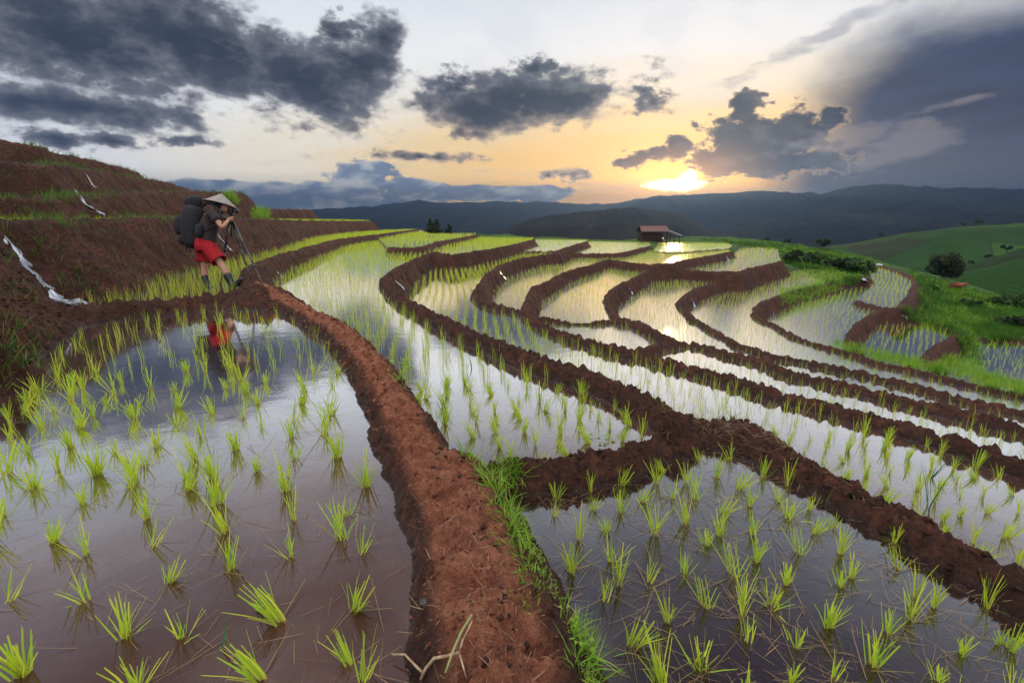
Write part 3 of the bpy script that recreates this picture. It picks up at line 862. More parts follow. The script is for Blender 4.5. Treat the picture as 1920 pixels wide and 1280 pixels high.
def green_hill(key, pts, d, front, backd, seed, floor):
    P = np.array([(azel(px, py)[0], H + math.tan(azel(px, py)[1]) * d) for px, py in pts])
    ncol, nrow = 260, 90
    a = np.linspace(P[0, 0], P[-1, 0], ncol)
    zc = np.interp(a, P[:, 0], P[:, 1])
    zc = np.convolve(np.pad(zc, 6, 'edge'), np.ones(13) / 13, 'valid')
    s = np.linspace(-1, 1, nrow)
    A, S = np.meshgrid(a, s)
    Rr = d + np.where(S < 0, S * front, S * backd)
    X = Rr * np.sin(A); Y = Rr * np.cos(A)
    prof = np.where(S < 0, np.cos(np.abs(S) * math.pi / 2) ** 1.1, 1 - np.abs(S) ** 2)
    fold = fbm(X * 0.012, Y * 0.012, 4, seed)
    ht = np.maximum(zc - floor, 1)[None]
    Z = floor + ht * prof * (1 + 0.22 * fold * (np.abs(S) * 2 * (1 - np.abs(S)) * 2)) + 0.5 * fbm(X * 0.08, Y * 0.08, 3, seed + 5) * prof
    me = grid_mesh('green_hill', np.stack([X, Y, Z], -1).reshape(-1, 3), nrow, ncol)
    GREEN[key] = (a, zc, d)
    return link('green_hill', me, FIELDS, kind='structure')
green_hill('one', [(1440, 500), (1500, 478), (1540, 466), (1600, 456), (1650, 446), (1700, 437), (1760, 430), (1830, 423), (1920, 418), (2050, 410), (2300, 400), (2700, 400)], 420, 190, 200, 4, -75)
green_hill('two', [(1640, 560), (1700, 535), (1760, 516), (1800, 503), (1840, 490), (1880, 477), (1920, 463), (2000, 444), (2150, 420), (2500, 400)], 270, 90, 60, 14, -75)
green_hill('three', [(1640, 580), (1720, 545), (1770, 527), (1800, 512), (1850, 500), (1900, 487), (1960, 474), (2080, 455), (2400, 430)], 190, 60, 50, 24, -60)
green_hill('ridge', [(1180, 462), (1230, 452), (1300, 446), (1350, 447), (1400, 449), (1450, 455), (1500, 462), (1560, 468), (1620, 480), (1700, 505)], 110, 30, 40, 34, -24)

# ------------------------------------------------------------------ haze
def haze():
    me = bpy.data.meshes.new('haze')
    bm = bmesh.new()
    bmesh.ops.create_cube(bm, size=1.0)
    for v in bm.verts:
        v.co = Vector((v.co.x * 10000, v.co.y * 10000, -75 + (v.co.z + 0.5) * 313))
    bm.to_mesh(me); bm.free()
    m, g, out = material('haze_air')
    v = g.new('ShaderNodeVolumePrincipled')
    v.inputs['Color'].default_value = (0.085, 0.155, 0.32, 1)
    v.inputs['Density'].default_value = HAZE_D
    v.inputs['Anisotropy'].default_value = 0.72
    g.t.links.new(v.outputs[0], out.inputs['Volume'])
    link('haze', me, m, kind='stuff')
haze()
# ------------------------------------------------------------------ blades: rice, grass, straw
def blades(base, az, lean, bend, length, width, nseg=2, face=None, taper=0.75, blunt=0.0):
    """thin curved leaves; all arguments are arrays over the blades. Returns vertices, quads and the position along each blade"""
    n = len(az)
    s = np.linspace(0, 1, nseg + 1)[None, :]
    th = lean[:, None] + bend[:, None] * s * 0.5
    rad = length[:, None] * s * np.sin(th)
    up = length[:, None] * s * np.cos(th)
    dx, dy = np.sin(az)[:, None], np.cos(az)[:, None]
    px = base[:, 0:1] + rad * dx; py = base[:, 1:2] + rad * dy; pz = base[:, 2:3] + up
    fa = az + math.pi / 2 if face is None else face
    wx, wy = np.sin(fa)[:, None], np.cos(fa)[:, None]
    w = 0.5 * width[:, None] * np.maximum((1 - taper * s ** 1.6) * (0.7 + 0.3 * np.minimum(s * 4, 1)), 0.06)
    V = np.empty((n, nseg + 1, 2, 3))
    for k, sg in ((0, -1), (1, 1)):
        V[:, :, k, 0] = px + sg * w * wx; V[:, :, k, 1] = py + sg * w * wy; V[:, :, k, 2] = pz
    b0 = (np.arange(n) * (nseg + 1) * 2)[:, None]
    i = (np.arange(nseg) * 2)[None, :] + b0
    Q = np.stack([i, i + 1, i + 3, i + 2], -1).reshape(-1, 4)
    S = np.repeat(np.broadcast_to(s, (n, nseg + 1)), 2, axis=1)
    return V.reshape(-1, 3), Q, S.ravel()

def blade_mesh(name, parts):
    """join (V, Q, S, tone per vertex, dry per vertex) pieces into one mesh"""
    Vs, Qs, Ss, Ts, Ds = [], [], [], [], []
    o = 0
    for V, Q, S, T, D in parts:
        Vs.append(V); Qs.append(Q + o); Ss.append(S); Ts.append(T); Ds.append(D); o += len(V)
    V = np.concatenate(Vs)
    me = grid_mesh(name, V, 0, 0, True, np.concatenate(Qs))
    attr(me, 'along', np.concatenate(Ss)); attr(me, 'tone', np.concatenate(Ts)); attr(me, 'dry', np.concatenate(Ds))
    return me

def leaf_material(name, young, old, base, dry, trans=0.5, bright=1.0):
    m, g, out = material(name)
    al = attribute(g, 'along'); to = attribute(g, 'tone'); dr = attribute(g, 'dry')
    c = g.mix(to, young, old)
    c = g.mix(g.ss(al, 0.45, 0.0), c, base)
    c = g.mix(dr, c, dry)
    d = g.new('ShaderNodeBsdfPrincipled')
    g.put(d.inputs['Base Color'], c); d.inputs['Roughness'].default_value = 0.5; d.inputs['Specular IOR Level'].default_value = 0.3
    t = g.new('ShaderNodeBsdfTranslucent'); g.put(t.inputs['Color'], c)
    mx = g.new('ShaderNodeMixShader'); mx.inputs[0].default_value = trans
    g.t.links.new(d.outputs[0], mx.inputs[1]); g.t.links.new(t.outputs[0], mx.inputs[2])
    g.t.links.new(mx.outputs[0], out.inputs['Surface'])
    return m
RICE = leaf_material('rice_leaf', (0.62, 0.66, 0.05), (0.28, 0.50, 0.035), (0.50, 0.42, 0.10), (0.26, 0.16, 0.085))
GRASS = leaf_material('grass_leaf', (0.075, 0.20, 0.012), (0.030, 0.105, 0.010), (0.045, 0.080, 0.012), (0.20, 0.15, 0.055), 0.4)
WEED = leaf_material('weed_leaf', (0.27, 0.44, 0.03), (0.11, 0.29, 0.02), (0.12, 0.22, 0.03), (0.32, 0.24, 0.09), 0.4)
STRAW = leaf_material('dry_straw', (0.30, 0.185, 0.095), (0.14, 0.075, 0.040), (0.18, 0.10, 0.055), (0.30, 0.2, 0.1), 0.15)

def rice_clump_parts(r, h, nb, spread, lean=0.0, laz=0.0, straw=0, wide=0.0082):
    nb = int(nb * 1.3)
    az = r.uniform(0, 2 * math.pi, nb)
    ln = np.abs(r.normal(0, spread, nb)) + 0.03
    # a common lean
    vx = np.sin(az) * ln + math.sin(laz) * lean; vy = np.cos(az) * ln + math.cos(laz) * lean
    az = np.arctan2(vx, vy); ln = np.minimum(np.hypot(vx, vy), 1.35)
    L = h * r.uniform(0.55, 1.08, nb) * (1 - 0.15 * ln)
    base = np.stack([r.normal(0, 0.011, nb), r.normal(0, 0.011, nb), np.full(nb, -0.035)], -1)
    V, Q, S = blades(base, az, ln, r.uniform(-0.05, 0.35, nb), L + 0.035, wide * r.uniform(0.75, 1.3, nb), 3, face=r.uniform(0, math.pi, nb), taper=0.62)
    per = 8
    tone = np.repeat(r.uniform(0, 1, nb), per); dry = np.repeat((r.random(nb) < 0.05) * r.uniform(0.3, 0.8, nb), per)
    out = [(V, Q, S, tone, dry)]
    if straw:
        ns = straw
        az = r.uniform(0, 2 * math.pi, ns) if straw < 5 else r.normal(r.uniform(0, 6.28), 0.9, ns)
        base = np.stack([r.normal(0, 0.02, ns), r.normal(0, 0.02, ns), r.uniform(0.001, 0.006, ns)], -1)
        V, Q, S = blades(base, az, r.uniform(1.38, 1.53, ns), r.uniform(-0.05, 0.12, ns), r.uniform(0.06, 0.20, ns), r.uniform(0.002, 0.0045, ns), 3, face=az + math.pi / 2, taper=0.5)
        V[:, 2] = np.maximum(V[:, 2], 0.002)
        out.append((V, Q, S, np.repeat(r.uniform(0, 1, ns), 8), np.repeat(r.uniform(0.6, 1, ns), 8)))
    return out

KINDS = [  # height, blades, spread, lean, lean azimuth, straw, words
    (0.20, 15, 0.22, 0.0, 0.0, 6, 'upright rice clump with straw at its foot'),
    (0.16, 22, 0.38, 0.0, 0.0, 3, 'bushy fan-shaped rice clump'),
    (0.24, 11, 0.15, 0.0, 0.0, 2, 'tall narrow rice clump'),
    (0.20, 18, 0.20, 0.42, -1.4, 3, 'rice clump leaning left'),
    (0.18, 17, 0.25, 0.36, 1.5, 5, 'rice clump leaning right'),
    (0.13, 12, 0.30, 0.0, 0.0, 2, 'small short rice clump'),
    (0.21, 9, 0.42, 0.0, 0.0, 4, 'thin splayed rice clump'),
    (0.19, 20, 0.18, 0.12, 2.8, 0, 'dense brush-like rice clump'),
    (0.22, 14, 0.30, 0.2, -0.6, 1, 'ragged uneven rice clump'),
    (0.17, 14, 0.45, 0.1, 1.0, 7, 'low spreading rice clump in straw'),
    (0.25, 16, 0.20, 0.15, -2.0, 2, 'large full rice clump'),
    (0.15, 7, 0.26, 0.2, 0.9, 1, 'sparse rice clump'),
]
KMESH = []
for i, (h, nb, sp, le, la, st, wd) in enumerate(KINDS):
    r = np.random.default_rng(100 + i)
    me = blade_mesh('rice_seedling', rice_clump_parts(r, h, nb, sp, le, la, st))
    me.materials.append(RICE)
    KMESH.append(me)

# clumps read off the photograph: the foot of each in the paddy left of the path
LEFT_FEET = [(13, 888), (65, 915), (158, 943), (98, 1013), (160, 1040), (277, 972), (283, 1023), (350, 917), (408, 943), (425, 998), (432, 1068), (537, 920), (550, 975), (545, 1043), (533, 1162), (313, 1093), (237, 1192),
             (342, 1195), (157, 1125), (12, 1127), (43, 1263), (497, 1270), (247, 913), (7, 967), (180, 890), (652, 966), (675, 1036), (660, 1143), (660, 1245), (675, 1278),
             (107, 712), (180, 700), (157, 730), (213, 735), (245, 690), (283, 728), (310, 647), (320, 673), (350, 697), (423, 730), (467, 660), (515, 688), (563, 757), (558, 660), (527, 653), (327, 733), (332, 797),
             (328, 767), (263, 760), (400, 777), (455, 785), (488, 803), (547, 790), (548, 820), (245, 812), (173, 782), (200, 757), (147, 802), (103, 773), (133, 750), (80, 803), (70, 733), (53, 750), (43, 767),
             (17, 793), (50, 850), (133, 838), (293, 837), (377, 817), (367, 863), (442, 843), (553, 860), (608, 813), (633, 857), (482, 883), (533, 897), (273, 873), (182, 890), (110, 880), (213, 850), (253, 897),
             (350, 897), (400, 897), (112, 667), (153, 627), (140, 650), (193, 652), (203, 633), (253, 627), (240, 610), (277, 610), (297, 610), (333, 593), (347, 587), (367, 580), (383, 587), (320, 590), (580, 675),
             (592, 633), (610, 660), (623, 720), (620, 777), (623, 690), (500, 643), (460, 610), (483, 597), (550, 610), (520, 590), (413, 617), (377, 657), (433, 687), (453, 713), (483, 757), (460, 567), (430, 640),
             (385, 700), (500, 720), (590, 700), (560, 590), (585, 612), (640, 1010), (60, 700), (20, 830)]
RIGHT_FEET = [(1303, 935), (1343, 895), (1382, 918), (1405, 948), (1352, 963), (1352, 1003), (1323, 1022), (1288, 983), (1410, 1000), (1417, 1050), (1377, 1080), (1285, 1077), (1460, 940), (1477, 910), (1480, 970),
              (1518, 955), (1525, 1000), (1498, 1038), (1562, 987), (1578, 1038), (1597, 1083), (1573, 1098), (1472, 1093), (1450, 1137), (1323, 1137), (1400, 1203), (1493, 1210), (1553, 1173), (1602, 960), (1532, 907),
              (1677, 1017), (1683, 1065), (1767, 1055), (1748, 1043), (1810, 1083), (1717, 1120), (1705, 1163), (1667, 1188), (1753, 1138), (1847, 1138), (1917, 1138), (1640, 1250), (1560, 1270), (1807, 1227),
              (1877, 1208), (1895, 1217), (1757, 1277), (1315, 1250), (1487, 1280), (1042, 932), (1036, 967), (1138, 905), (1108, 920), (1108, 957), (1085, 1010), (1136, 996), (1147, 1053), (1073, 1071), (1132, 1127),
              (1285, 855), (1331, 842), (1380, 836), (1369, 860), (1418, 860), (1475, 877), (1245, 885), (1209, 861), (1187, 882), (1232, 905), (1260, 935), (1200, 940), (1165, 960), (1215, 1090), (1180, 1210),
              (1240, 1275), (1255, 1165), (1390, 1150), (1230, 1000), (1290, 905), (1430, 895), (1160, 1100)]
clumps = []   # x, y, z, region, hand-placed
def wet(x, y, k):
    z = REG[k]['z']
    return inpoly(x, y, REG[k]['p']) & (hzv(x, y) < z - 0.012)
for k, feet in (('left', LEFT_FEET), ('near_right', RIGHT_FEET)):
    z = REG[k]['z']
    P = np.array([onz(px, py, z) for px, py in feet])
    ok = wet(P[:, 0], P[:, 1], k)
    for p in P[ok]:
        clumps.append((p[0], p[1], z, k, True))
    # a few more between them, as thinly seen in the photograph
    have = [(c[0], c[1]) for c in clumps if c[3] == k]
    lo, hi = P[:, :2].min(0), P[:, :2].max(0)
    added = 0
    for tr in range(6000):
        if added >= (58 if k == 'left' else 34): break
        q = rng.uniform(lo, hi)
        if min((q[0] - a) ** 2 + (q[1] - b) ** 2 for a, b in have) < 0.175 ** 2: continue
        if not wet(q[:1], q[1:], k)[0]: continue
        have.append((q[0], q[1])); clumps.append((q[0], q[1], z, k, True)); added += 1
    # clumps just outside the frame
    p = REG[k]['p']
    gx, gy = np.meshgrid(np.arange(p[:, 0].min(), p[:, 0].max(), 0.27), np.arange(p[:, 1].min(), p[:, 1].max(), 0.27))
    gx = gx.ravel() + rng.normal(0, 0.05, gx.size); gy = gy.ravel() + rng.normal(0, 0.05, gy.size)
    ok = wet(gx, gy, k)
    for x, y in zip(gx[ok], gy[ok]):
        d = np.array([x, y, z - H]); f = d @ FWD
        if f > 0.3:
            u = 960 + FPX * (d @ RGT) / f; v = 640 - FPX * (d @ UPV) / f
            if -10 < u < 1930 and v < 1290:
                continue
        if math.hypot(x, y) > 0.6 and abs(x) < 5 and y > -0.6:
            clumps.append((x, y, z, k, False))
SPACE = dict(upper=0.19, strip=0.25, middle=0.18, fourth_strip=0.185, gold_one=0.27, gold_two=0.27, bowl_one=0.24, gold_three=0.23, bowl_two=0.24, pale_far=0.36, sliver=0.23, sixth_strip=0.22, bowl_three=0.25,
             seventh_strip=0.23, bowl_four=0.26, bowl_five=0.30, far_zigzag=0.30, sixth_right=0.27, last_right=0.28)
def place_rows(k, z, sp, poly):
    p = poly
    ang = 0.12
    cx, cy = p[:, 0].mean(), p[:, 1].mean()
    R_ = max(np.hypot(p[:, 0] - cx, p[:, 1] - cy)) + 1
    R_ = min(R_, 60)
    a = np.arange(-R_, R_, sp)
    gx, gy = np.meshgrid(a, a)
    gx = gx.ravel(); gy = gy.ravel()
    gx = gx + 0.5 * sp * np.sin(gy * 0.5) + rng.normal(0, sp * 0.09, gx.size); gy = gy + rng.normal(0, sp * 0.12, gy.size)
    x = cx + gx * math.cos(ang) - gy * math.sin(ang); y = cy + gx * math.sin(ang) + gy * math.cos(ang)
    keep = (np.hypot(x, y) < 75) & (y > 0.3) & (np.abs(np.arctan2(x, y)) < R(62)) & (rng.random(x.size) > 0.07)
    x, y = x[keep], y[keep]
    ok = wet(x, y, k) if k != 'hill_two' else inpoly(x, y, p) & (hzv(x, y) < z + 0.06)
    return x[ok], y[ok]
for k, sp in SPACE.items():
    z = REG[k]['z']
    x, y = place_rows(k, z, sp, REG[k]['p'])
    clumps += [(a, b, z, k, False) for a, b in zip(x, y)]
x, y = place_rows('hill_two', ZT2, 0.14, REG['hill_two']['p'])
clumps += [(a, b, ZT2, 'hill_two', False) for a, b in zip(x, y)]

def project(x, y, z):
    d = np.array([x, y, z - H]); f = d @ FWD
    return 960 + FPX * (d @ RGT) / f, 640 - FPX * (d @ UPV) / f, f

inframe = []
rest = []
for c in clumps:
    u, v, f = project(c[0], c[1], c[2])
    if f > 0.2 and -20 < u < 1940 and 300 < v < 1330:
        inframe.append((f, c, u, v))
    else:
        rest.append(c)
inframe.sort(key=lambda q: q[0])
near, far = inframe[:300], [q[1] for q in inframe[300:]] + rest
PLACE = {'left': 'the brown flooded paddy left of the path', 'near_right': 'the dark paddy right of the path', 'middle': 'the bright paddy beyond the path', 'fourth_strip': 'the pale strip above the right bund',
         'upper': 'the paddy behind the photographer'}
def whereabouts(k, u, v):
    bits = []
    if k == 'left':
        if u > 560 and v > 620: bits.append('beside the earth path')
        elif v < 640 and u > 300: bits.append("below the photographer's bund")
        elif u < 230 and v < 760: bits.append('below the bare red bank')
        elif 340 < u < 520 and 600 < v < 730: bits.append("in the photographer's reflection")
        elif v > 1100: bits.append('at the very front')
        elif v > 900: bits.append('in open muddy water')
        else: bits.append('amid cloud reflections')
    elif k == 'near_right':
        if v < 900: bits.append('under the straw mound')
        elif u < 1180: bits.append('near the path in brown water')
        elif v > 1130: bits.append('at the very front')
        elif u > 1650: bits.append('under the right bund')
        else: bits.append('amid floating straw')
    elif k == 'middle':
        bits.append('close to the small cross bund' if v > 780 else ('beside the path' if u < 860 else 'in open bright water'))
    elif k == 'fourth_strip':
        bits.append('on the far right' if u > 1700 else 'behind the straw mound')
    return (' '.join(bits) or 'in the far terraces') + {'left': ', left paddy', 'near_right': ', right paddy'}.get(k, '')
rr = random.Random(5)
for n, (f, c, u, v) in enumerate(near):
    kd = rr.randrange(len(KINDS))
    if c[3] in ('middle', 'fourth_strip'):
        kd = rr.choice([2, 3, 4, 2, 11, 7, 11])
    o = bpy.data.objects.new('rice_seedling', KMESH[kd])
    C.objects.link(o)
    sc = rr.uniform(0.60, 0.98) * (0.85 if c[3] == 'near_right' else 1.0 if c[3] == 'left' else 0.85)
    o.location = (c[0], c[1], c[2])
    # the lean of the leaning kinds stays about the same way
    o.rotation_euler = (0, 0, rr.uniform(-0.5, 0.5) if KINDS[kd][3] > 0.1 else rr.uniform(0, 6.28))
    o.scale = (sc, sc, sc * rr.uniform(0.92, 1.1))
    tag(o, (KINDS[kd][6] + ' ' + whereabouts(c[3], u, v)).strip(), 'rice plant', 'young rice clumps in ' + PLACE.get(c[3], 'the far paddies'))

def far_rice(cl):
    a = np.array([(c[0], c[1], c[2]) for c in cl])
    dist = np.hypot(a[:, 0], a[:, 1])
    parts = []
    for lo, hi, nb in ((0, 9, 7), (9, 18, 4), (18, 200, 3)):
        s = a[(dist >= lo) & (dist < hi)]
        if not len(s):
            continue
        d = np.hypot(s[:, 0], s[:, 1])
        n = len(s)
        base = np.repeat(s, nb, 0)
        base[:, :2] += rng.normal(0, 0.016, (n * nb, 2)); base[:, 2] -= 0.03
        dd = np.repeat(d, nb)
        hh = np.repeat(rng.uniform(0.12, 0.20, n), nb) * np.where(np.repeat(s[:, 2], nb) > 0.05, 1.35, 1.0)
        N = n * nb
        V, Q, S = blades(base, rng.uniform(0, 2 * math.pi, N), np.abs(rng.normal(0, 0.13, N)), rng.uniform(0, 0.30, N), hh * rng.uniform(0.6, 1.05, N) + 0.03,
                         np.maximum(0.0046, dd * 0.00046) * rng.uniform(0.8, 1.25, N), 2, face=rng.uniform(0, math.pi, N), taper=0.65)
        parts.append((V, Q, S, np.repeat(rng.uniform(0, 1, N), 6), np.repeat((rng.random(N) < 0.06) * 0.7, 6)))
    me = blade_mesh('rice_seedlings', parts)
    o = link('rice_seedlings', me, RICE, kind='stuff')
    tag(o, 'thousands of young green rice seedlings planted in rows across the flooded terraces', 'rice plants')
far_rice(far)
print('RICE', len(near), len(far), len(LEFT_FEET), len(RIGHT_FEET))
# ------------------------------------------------------------------ grass, weeds, straw
def tuft_field(name, pts, label, cat, hmin, hmax, nb, wid, mat, dryp=0.08, spread=0.35, bend=0.9, dark=None, kind='stuff'):
    pts = np.asarray(pts)
    n = len(pts)
    d = np.hypot(pts[:, 0], pts[:, 1])
    base = np.repeat(pts, nb, 0)
    base[:, :2] += rng.normal(0, 0.03, (n * nb, 2)) * np.repeat(np.clip(d / 8, 0.5, 2.0), nb)[:, None]
    base[:, 2] -= 0.02
    N = n * nb
    hh = np.repeat(rng.uniform(hmin, hmax, n), nb)
    tone = np.repeat(np.clip(rng.normal(0.5, 0.3, n), 0, 1), nb)
    V, Q, S = blades(base, rng.uniform(0, 6.283, N), np.abs(rng.normal(0, spread, N)), rng.uniform(0.1, bend, N), hh * rng.uniform(0.5, 1.1, N),
                     np.maximum(wid, np.repeat(d, nb) * 0.0006) * rng.uniform(0.7, 1.3, N), 3, face=rng.uniform(0, math.pi, N), taper=0.9)
    me = blade_mesh(name, [(V, Q, S, np.repeat(tone, 8), np.repeat((rng.random(N) < dryp) * rng.uniform(0.4, 1, N), 8))])
    o = link(name, me, mat, kind=kind)
    tag(o, label, cat)
    return o

def scatter_px(boxes, n, cond=None, tmax=90):
    """points on the ground seen inside the pixel polygons"""
    out = []
    for poly, w in boxes:
        p = np.array(poly, float)
        got = 0; tries = 0
        lo, hi = p.min(0), p.max(0)
        while got < int(n * w) and tries < n * 12:
            tries += 1
            u, v = rng.uniform(lo[0], hi[0]), rng.uniform(lo[1], hi[1])
            if not inpoly(np.array([u]), np.array([v]), np.c_[p, p[:, 0] * 0])[0]:
                continue
            h = ground_hit(u, v)
            if h is None or h[1] > tmax:
                continue
            out.append((h[0], h[1], hz(h[0], h[1])))
            got += 1
    return out

# the overgrown slope on the right
slope = scatter_px([([(1700, 505), (1760, 520), (1830, 545), (1920, 572), (1920, 640), (1850, 640), (1800, 600), (1725, 590), (1722, 535)], 0.50),
                    ([(1465, 470), (1560, 478), (1640, 490), (1620, 520), (1600, 540), (1540, 530), (1500, 505), (1470, 495)], 0.25),
                    ([(1300, 447), (1460, 455), (1560, 468), (1640, 488), (1480, 475), (1380, 458)], 0.15),
                    ([(1690, 578), (1760, 590), (1830, 620), (1840, 690), (1800, 665), (1790, 625), (1700, 605)], 0.10)], 5200)
tuft_field('grass', slope, 'tall green grass and low growth covering the slope beside the terraces on the right', 'grass', 0.16, 0.40, 9, 0.012, GRASS, 0.05, 0.45, 1.1)
bright = [p for p in slope if fbm(np.array([p[0] * 0.35]), np.array([p[1] * 0.35]), 3, 88)[0] > 0.08]
tuft_field('bright_grass', bright, 'patches of brighter yellow-green grass among the darker growth of the right slope', 'grass', 0.18, 0.45, 6, 0.012, WEED, 0.1, 0.45, 1.1)
lush = scatter_px([([(1460, 545), (1575, 520), (1580, 545), (1500, 570), (1465, 575)], 0.30),
                   ([(1560, 640), (1700, 672), (1760, 690), (1760, 702), (1640, 676), (1560, 652)], 0.28),
                   ([(1760, 672), (1840, 680), (1835, 722), (1755, 702)], 0.22),
                   ([(1835, 700), (1918, 722), (1918, 742), (1835, 724)], 0.2)], 900)
tuft_field('long_grass', lush, 'clumps of long bright green grass growing along the lower bunds on the right', 'grass', 0.14, 0.36, 12, 0.010, WEED, 0.04, 0.35, 1.0)
sparse = scatter_px([([(0, 425), (330, 415), (330, 500), (130, 560), (0, 600)], 0.25), ([(0, 270), (260, 340), (450, 370), (560, 410), (0, 410)], 0.30),
                     ([(330, 420), (700, 420), (640, 440), (470, 480), (330, 490)], 0.2), ([(0, 600), (130, 600), (60, 690), (0, 740)], 0.1), ([(480, 500), (600, 480), (690, 460), (560, 550)], 0.15)], 420)
tuft_field('sparse_grass', sparse, 'thin scattered grass tufts growing on the bare red terrace banks', 'grass', 0.08, 0.24, 6, 0.008, GRASS, 0.25, 0.5, 1.0)
crest = []
for nm, k in (('left_top', 120), ('left_four', 150), ('left_three', 190), ('left_mid', 170), ('left_far', 14), ('mid_left', 22)):
    L = BUND[nm]['line']
    for i in range(k):
        q = L[rng.integers(0, len(L) - 1)]
        x, y = q[0] + rng.normal(0, 0.14), q[1] + rng.normal(0, 0.14)
        crest.append((x, y, hz(x, y)))
tuft_field('crest_grass', crest, 'ragged grass tufts along the crests of the left terrace banks', 'grass', 0.10, 0.32, 8, 0.010, GRASS, 0.15, 0.5, 1.0)
edge = scatter_px([([(835, 800), (870, 800), (960, 850), (975, 880), (965, 930), (930, 930), (880, 870)], 0.55), ([(720, 690), (750, 700), (850, 810), (835, 815)], 0.10),
                   ([(920, 940), (970, 930), (1010, 1090), (985, 1080)], 0.18), ([(1040, 1100), (1100, 1180), (1140, 1280), (1090, 1280)], 0.12), ([(1320, 775), (1460, 780), (1440, 790), (1330, 785)], 0.05)], 330)
tuft_field('path_grass', edge, 'low green grass and weeds sprawling over the edge of the red earth path', 'grass', 0.05, 0.15, 7, 0.0055, WEED, 0.12, 0.75, 1.1)
bundside = []
for nm, k in (('second', 90), ('third', 90), ('right', 40), ('fifth', 90), ('sixth_a', 60), ('seventh', 110), ('fourth', 50)):
    L = BUND[nm]['line']
    for i in range(k):
        q = L[rng.integers(0, len(L) - 1)]
        x, y = q[0] + rng.normal(0, 0.13), q[1] + rng.normal(0, 0.13)
        if 0.4 < y < 40:
            bundside.append((x, y, hz(x, y)))
tuft_field('bund_grass', bundside, 'small grass shoots sprouting here and there on the wet earth bunds', 'grass', 0.05, 0.13, 5, 0.006, GRASS, 0.2, 0.6, 1.0)

def straw_field(name, pts, label, lmin, lmax, flat=True):
    pts = np.asarray(pts)
    n = len(pts)
    V, Q, S = blades(pts, rng.uniform(0, 6.283, n), rng.uniform(1.40, 1.57, n) if flat else rng.uniform(1.0, 1.6, n), rng.uniform(-0.15, 0.15, n), lmin + (lmax - lmin) * rng.random(n) ** 1.8, rng.uniform(0.0012, 0.0034, n), 3, face=rng.uniform(0, math.pi, n), taper=0.5)
    me = blade_mesh(name, [(V, Q, S, np.repeat(rng.uniform(0, 1, n), 8), np.repeat(rng.uniform(0, 0.6, n), 8))])
    tag(link(name, me, STRAW, kind='stuff'), label, 'straw')
pts = []
# rafts of straw caught round the clumps, and strays between them
for f, c, u, v in near:
    if c[3] in ('left', 'near_right') and f < 4.5:
        for i in range(rr.choice([3, 5, 8, 14]) * (3 if c[3] == 'near_right' else 1)):
            x, y = c[0] + rng.normal(0, 0.10), c[1] + rng.normal(0, 0.09)
            if hz(x, y) < c[2] - 0.01:
                pts.append((x, y, c[2] + 0.002 - (rng.random() < 0.4) * 0.012))
straw_field('floating_straw', pts, 'dead brown rice straw floating in the two nearest paddies', 0.04, 0.22)
pts = []
for i in range(520):
    q = onz(1375, 798, -0.1)
    x, y = q[0] + rng.normal(0, 0.26), q[1] + rng.normal(0, 0.17)
    pts.append((x, y, hz(x, y) + rng.uniform(0.002, 0.02)))
straw_field('straw_heap', pts, 'matted dry straw heaped on the mound where the bunds meet', 0.06, 0.22, False)
pts = []
for i in range(2000):
    L = BUND['path']['line'] if i < 1500 else BUND['right']['line'] if i < 1800 else BUND['cross']['line']
    q = L[rng.integers(0, len(L) - 8)]
    x, y = q[0] + rng.normal(0, 0.12), q[1] + rng.normal(0, 0.12)
    pts.append((x, y, hz(x, y) + 0.004))
straw_field('path_straw', pts, 'loose bits of dry straw trodden into the red earth path', 0.012, 0.06, False)

